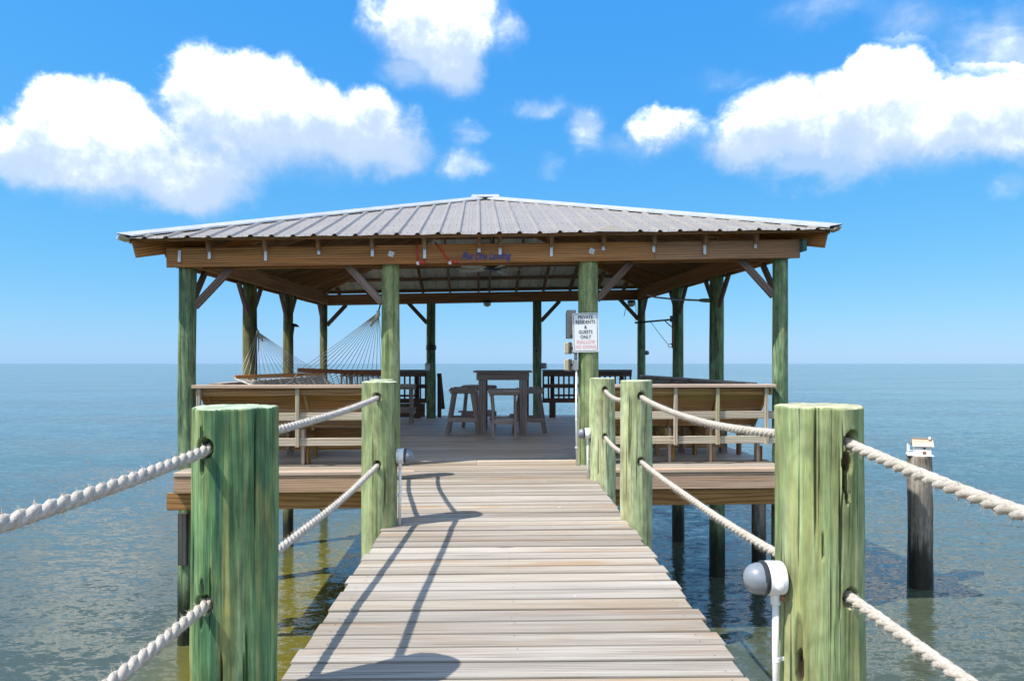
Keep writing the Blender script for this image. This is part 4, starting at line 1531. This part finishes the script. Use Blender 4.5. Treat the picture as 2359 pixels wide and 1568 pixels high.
tube('hook', [(r3.x - .10, r3.y - .08, 1.50), (r3.x - .135, r3.y - .1, 1.515), (r3.x - .15, r3.y - .1, 1.545)], .006, 'black_metal', t, 6)

r2 = PV(A[3], B[1], 0)
t = thing('boat_pole', (2.9, 11.2, 2.2), 'long pale metal pole stored slantwise under the right side of the roof', 'pole')
tube('shaft', [(2.50, 12.6, 2.45), (2.58, 12.35, 2.38), (2.78, 11.6, 2.27), (2.98, 10.75, 2.175)], .016, 'galvanised', t, 10)
tube('grip', [(2.975, 10.77, 2.178), (3.01, 10.6, 2.16), (3.06, 10.3, 2.13)], [.026, .032, .028], 'box_grey', t, 10)
r4 = PV(A[3], B[3], 0)
t = thing('bell_ball', (r4.x + .11, r4.y, 1.4), 'small dark ball fixed to the last post on the right', 'ornament')
lathe('ball', [(.006, -.05), (.03, -.043), (.048, -.02), (.052, 0), (.048, .02), (.03, .043), (.006, .05)], 'grey_plastic', (r4.x + .115, r4.y - .03, 1.42), (0, 0, 1), t, 16)
block('bracket', (r4.x + .08, r4.y - .02, 1.45), (.06, .02, .02), 'black_metal', t)
# fender board on the left front pile, small wooden block on the right front post
f0 = PV(A[0], 0, 0)
t = thing('fender_board', (f0.x - .02, f0.y - .12, -1.3), 'dark grey board bolted to the left front pile below the deck', 'board')
board('plank', (f0.x + .012, f0.y - .128, -.50), (f0.x + .012, f0.y - .128, -1.08), .10, .04, 'char_wood', t, up=(0, 1, 0))
# low dark pile seen under the right end of the deck
me = log_mesh('old_pile', .105, .10, -2.7, -.62, 'piling_grey', 24, 24, 3.3)
tag(add('old_pile', me, Matrix.Translation((3.72, 10.3, 0))), 'short dark pile standing in the water under the right end of the deck', 'pile')

# ------------------------------------------------------------------ piling with bird house
BX, BY = 5.82, 9.75
me = log_mesh('weathered_pile', .164, .152, -2.7, -.13, 'piling_grey', 48, 60, 6.6, rough=4.0)
o = add('weathered_pile', me, Matrix.Translation((BX, BY, 0)))
tag(o, 'weathered brown-grey pile standing alone in the water on the right, under the bird house', 'pile')
bh = thing('bird_house', (BX, BY, -.128), 'little white bird house with shingled roof on top of the lone pile', 'bird house')
HZ = -.128


def BHp(x, y, z):
    c_, s_ = math.cos(R(-24)), math.sin(R(-24))
    return Vector((BX + x * c_ - y * s_, BY + x * s_ + y * c_, HZ + z))


RZ = R(-24)


def bblk(name, x, y, z, sx, sy, sz, mat):
    return block(name, BHp(x, y, z), (sx, sy, sz), mat, bh, rz=RZ)


bblk('base', 0, 0, .01, .32, .25, .018, 'white_paint')
bblk('body', .035, 0, .085, .20, .17, .13, 'white_paint')
# gable walls and roof: ridge runs along x
for xg in (-.062, .132):
    vs = [BHp(xg, -.085, .15), BHp(xg, .085, .15), BHp(xg, 0, .225), BHp(xg + .004, -.085, .15), BHp(xg + .004, .085, .15), BHp(xg + .004, 0, .225)]
    c0 = BHp(xg, 0, .15)
    add('gable', mesh_of('gable', [v - c0 for v in vs], [(0, 1, 2), (5, 4, 3), (0, 2, 5, 3), (2, 1, 4, 5), (1, 0, 3, 4)], 'white_paint'), Matrix.Translation(c0), bh)
for s in (-1, 1):
    for q in range(3):
        y0, y1 = s * (.112 - .038 * q), s * (.112 - .038 * q - .045)
        z0, z1 = .135 + .0335 * q, .135 + .0335 * q + .040
        mid0, mid1 = BHp(-.10, (y0 + y1) / 2, (z0 + z1) / 2), BHp(.165, (y0 + y1) / 2, (z0 + z1) / 2)
        nrm_ = (BHp(0, 0, 1) - BHp(0, 0, 0)) * .75 + (BHp(0, s, 0) - BHp(0, 0, 0)) * .66
        board('shingle', mid0, mid1, .058, .008, 'shingle_wood', bh, up=nrm_)
bblk('ridge_board', .03, 0, .245, .27, .035, .01, 'shingle_wood')
bblk('chimney', .12, -.03, .25, .03, .03, .04, 'white_paint')
lathe('entrance_hole', [(.014, 0), (.014, .004)], 'sign_black', BHp(.05, -.086, .11), BHp(.05, -1, .11) - BHp(.05, 0, .11), bh, 12)
bblk('door', .05, -.088, .045, .045, .006, .04, 'rusty_metal')
for q in range(5):
    bblk('baluster', -.145, -.10 + .05 * q, .045, .008, .008, .055, 'white_paint')
bblk('porch_rail', -.145, 0, .076, .012, .22, .01, 'white_paint')
for yy in (-.09, .09):
    bblk('porch_post', -.14, yy, .085, .014, .014, .14, 'white_paint')
for xx in (-.14, -.09):
    bblk('porch_rail', -.115, -.105, .05 if xx < -.1 else .076, .06, .008, .01, 'white_paint')

# ------------------------------------------------------------------ droppings on the planks
vs, fs = [], []
for _ in range(6):
    if random.random() < .6:
        y_ = random.uniform(2.5, 7.0)
        x_ = random.uniform(-.4, .8)
    else:
        y_ = random.uniform(8.6, 12)
        x_ = random.uniform(-1.2, 1.2)
    c0 = len(vs)
    rr = random.uniform(.004, .011)
    vs.append((x_, y_, .0058))
    for j in range(9):
        an = j * 2 * math.pi / 9
        q = rr * random.uniform(.5, 1.3)
        vs.append((x_ + q * 1.5 * math.cos(an), y_ + q * math.sin(an), .0047))
    for j in range(9):
        fs.append((c0, c0 + 1 + j, c0 + 1 + (j + 1) % 9))
tag(add('droppings', mesh_of('droppings', vs, fs, 'dropping'), Matrix.Identity(4), walk), kind='stuff')
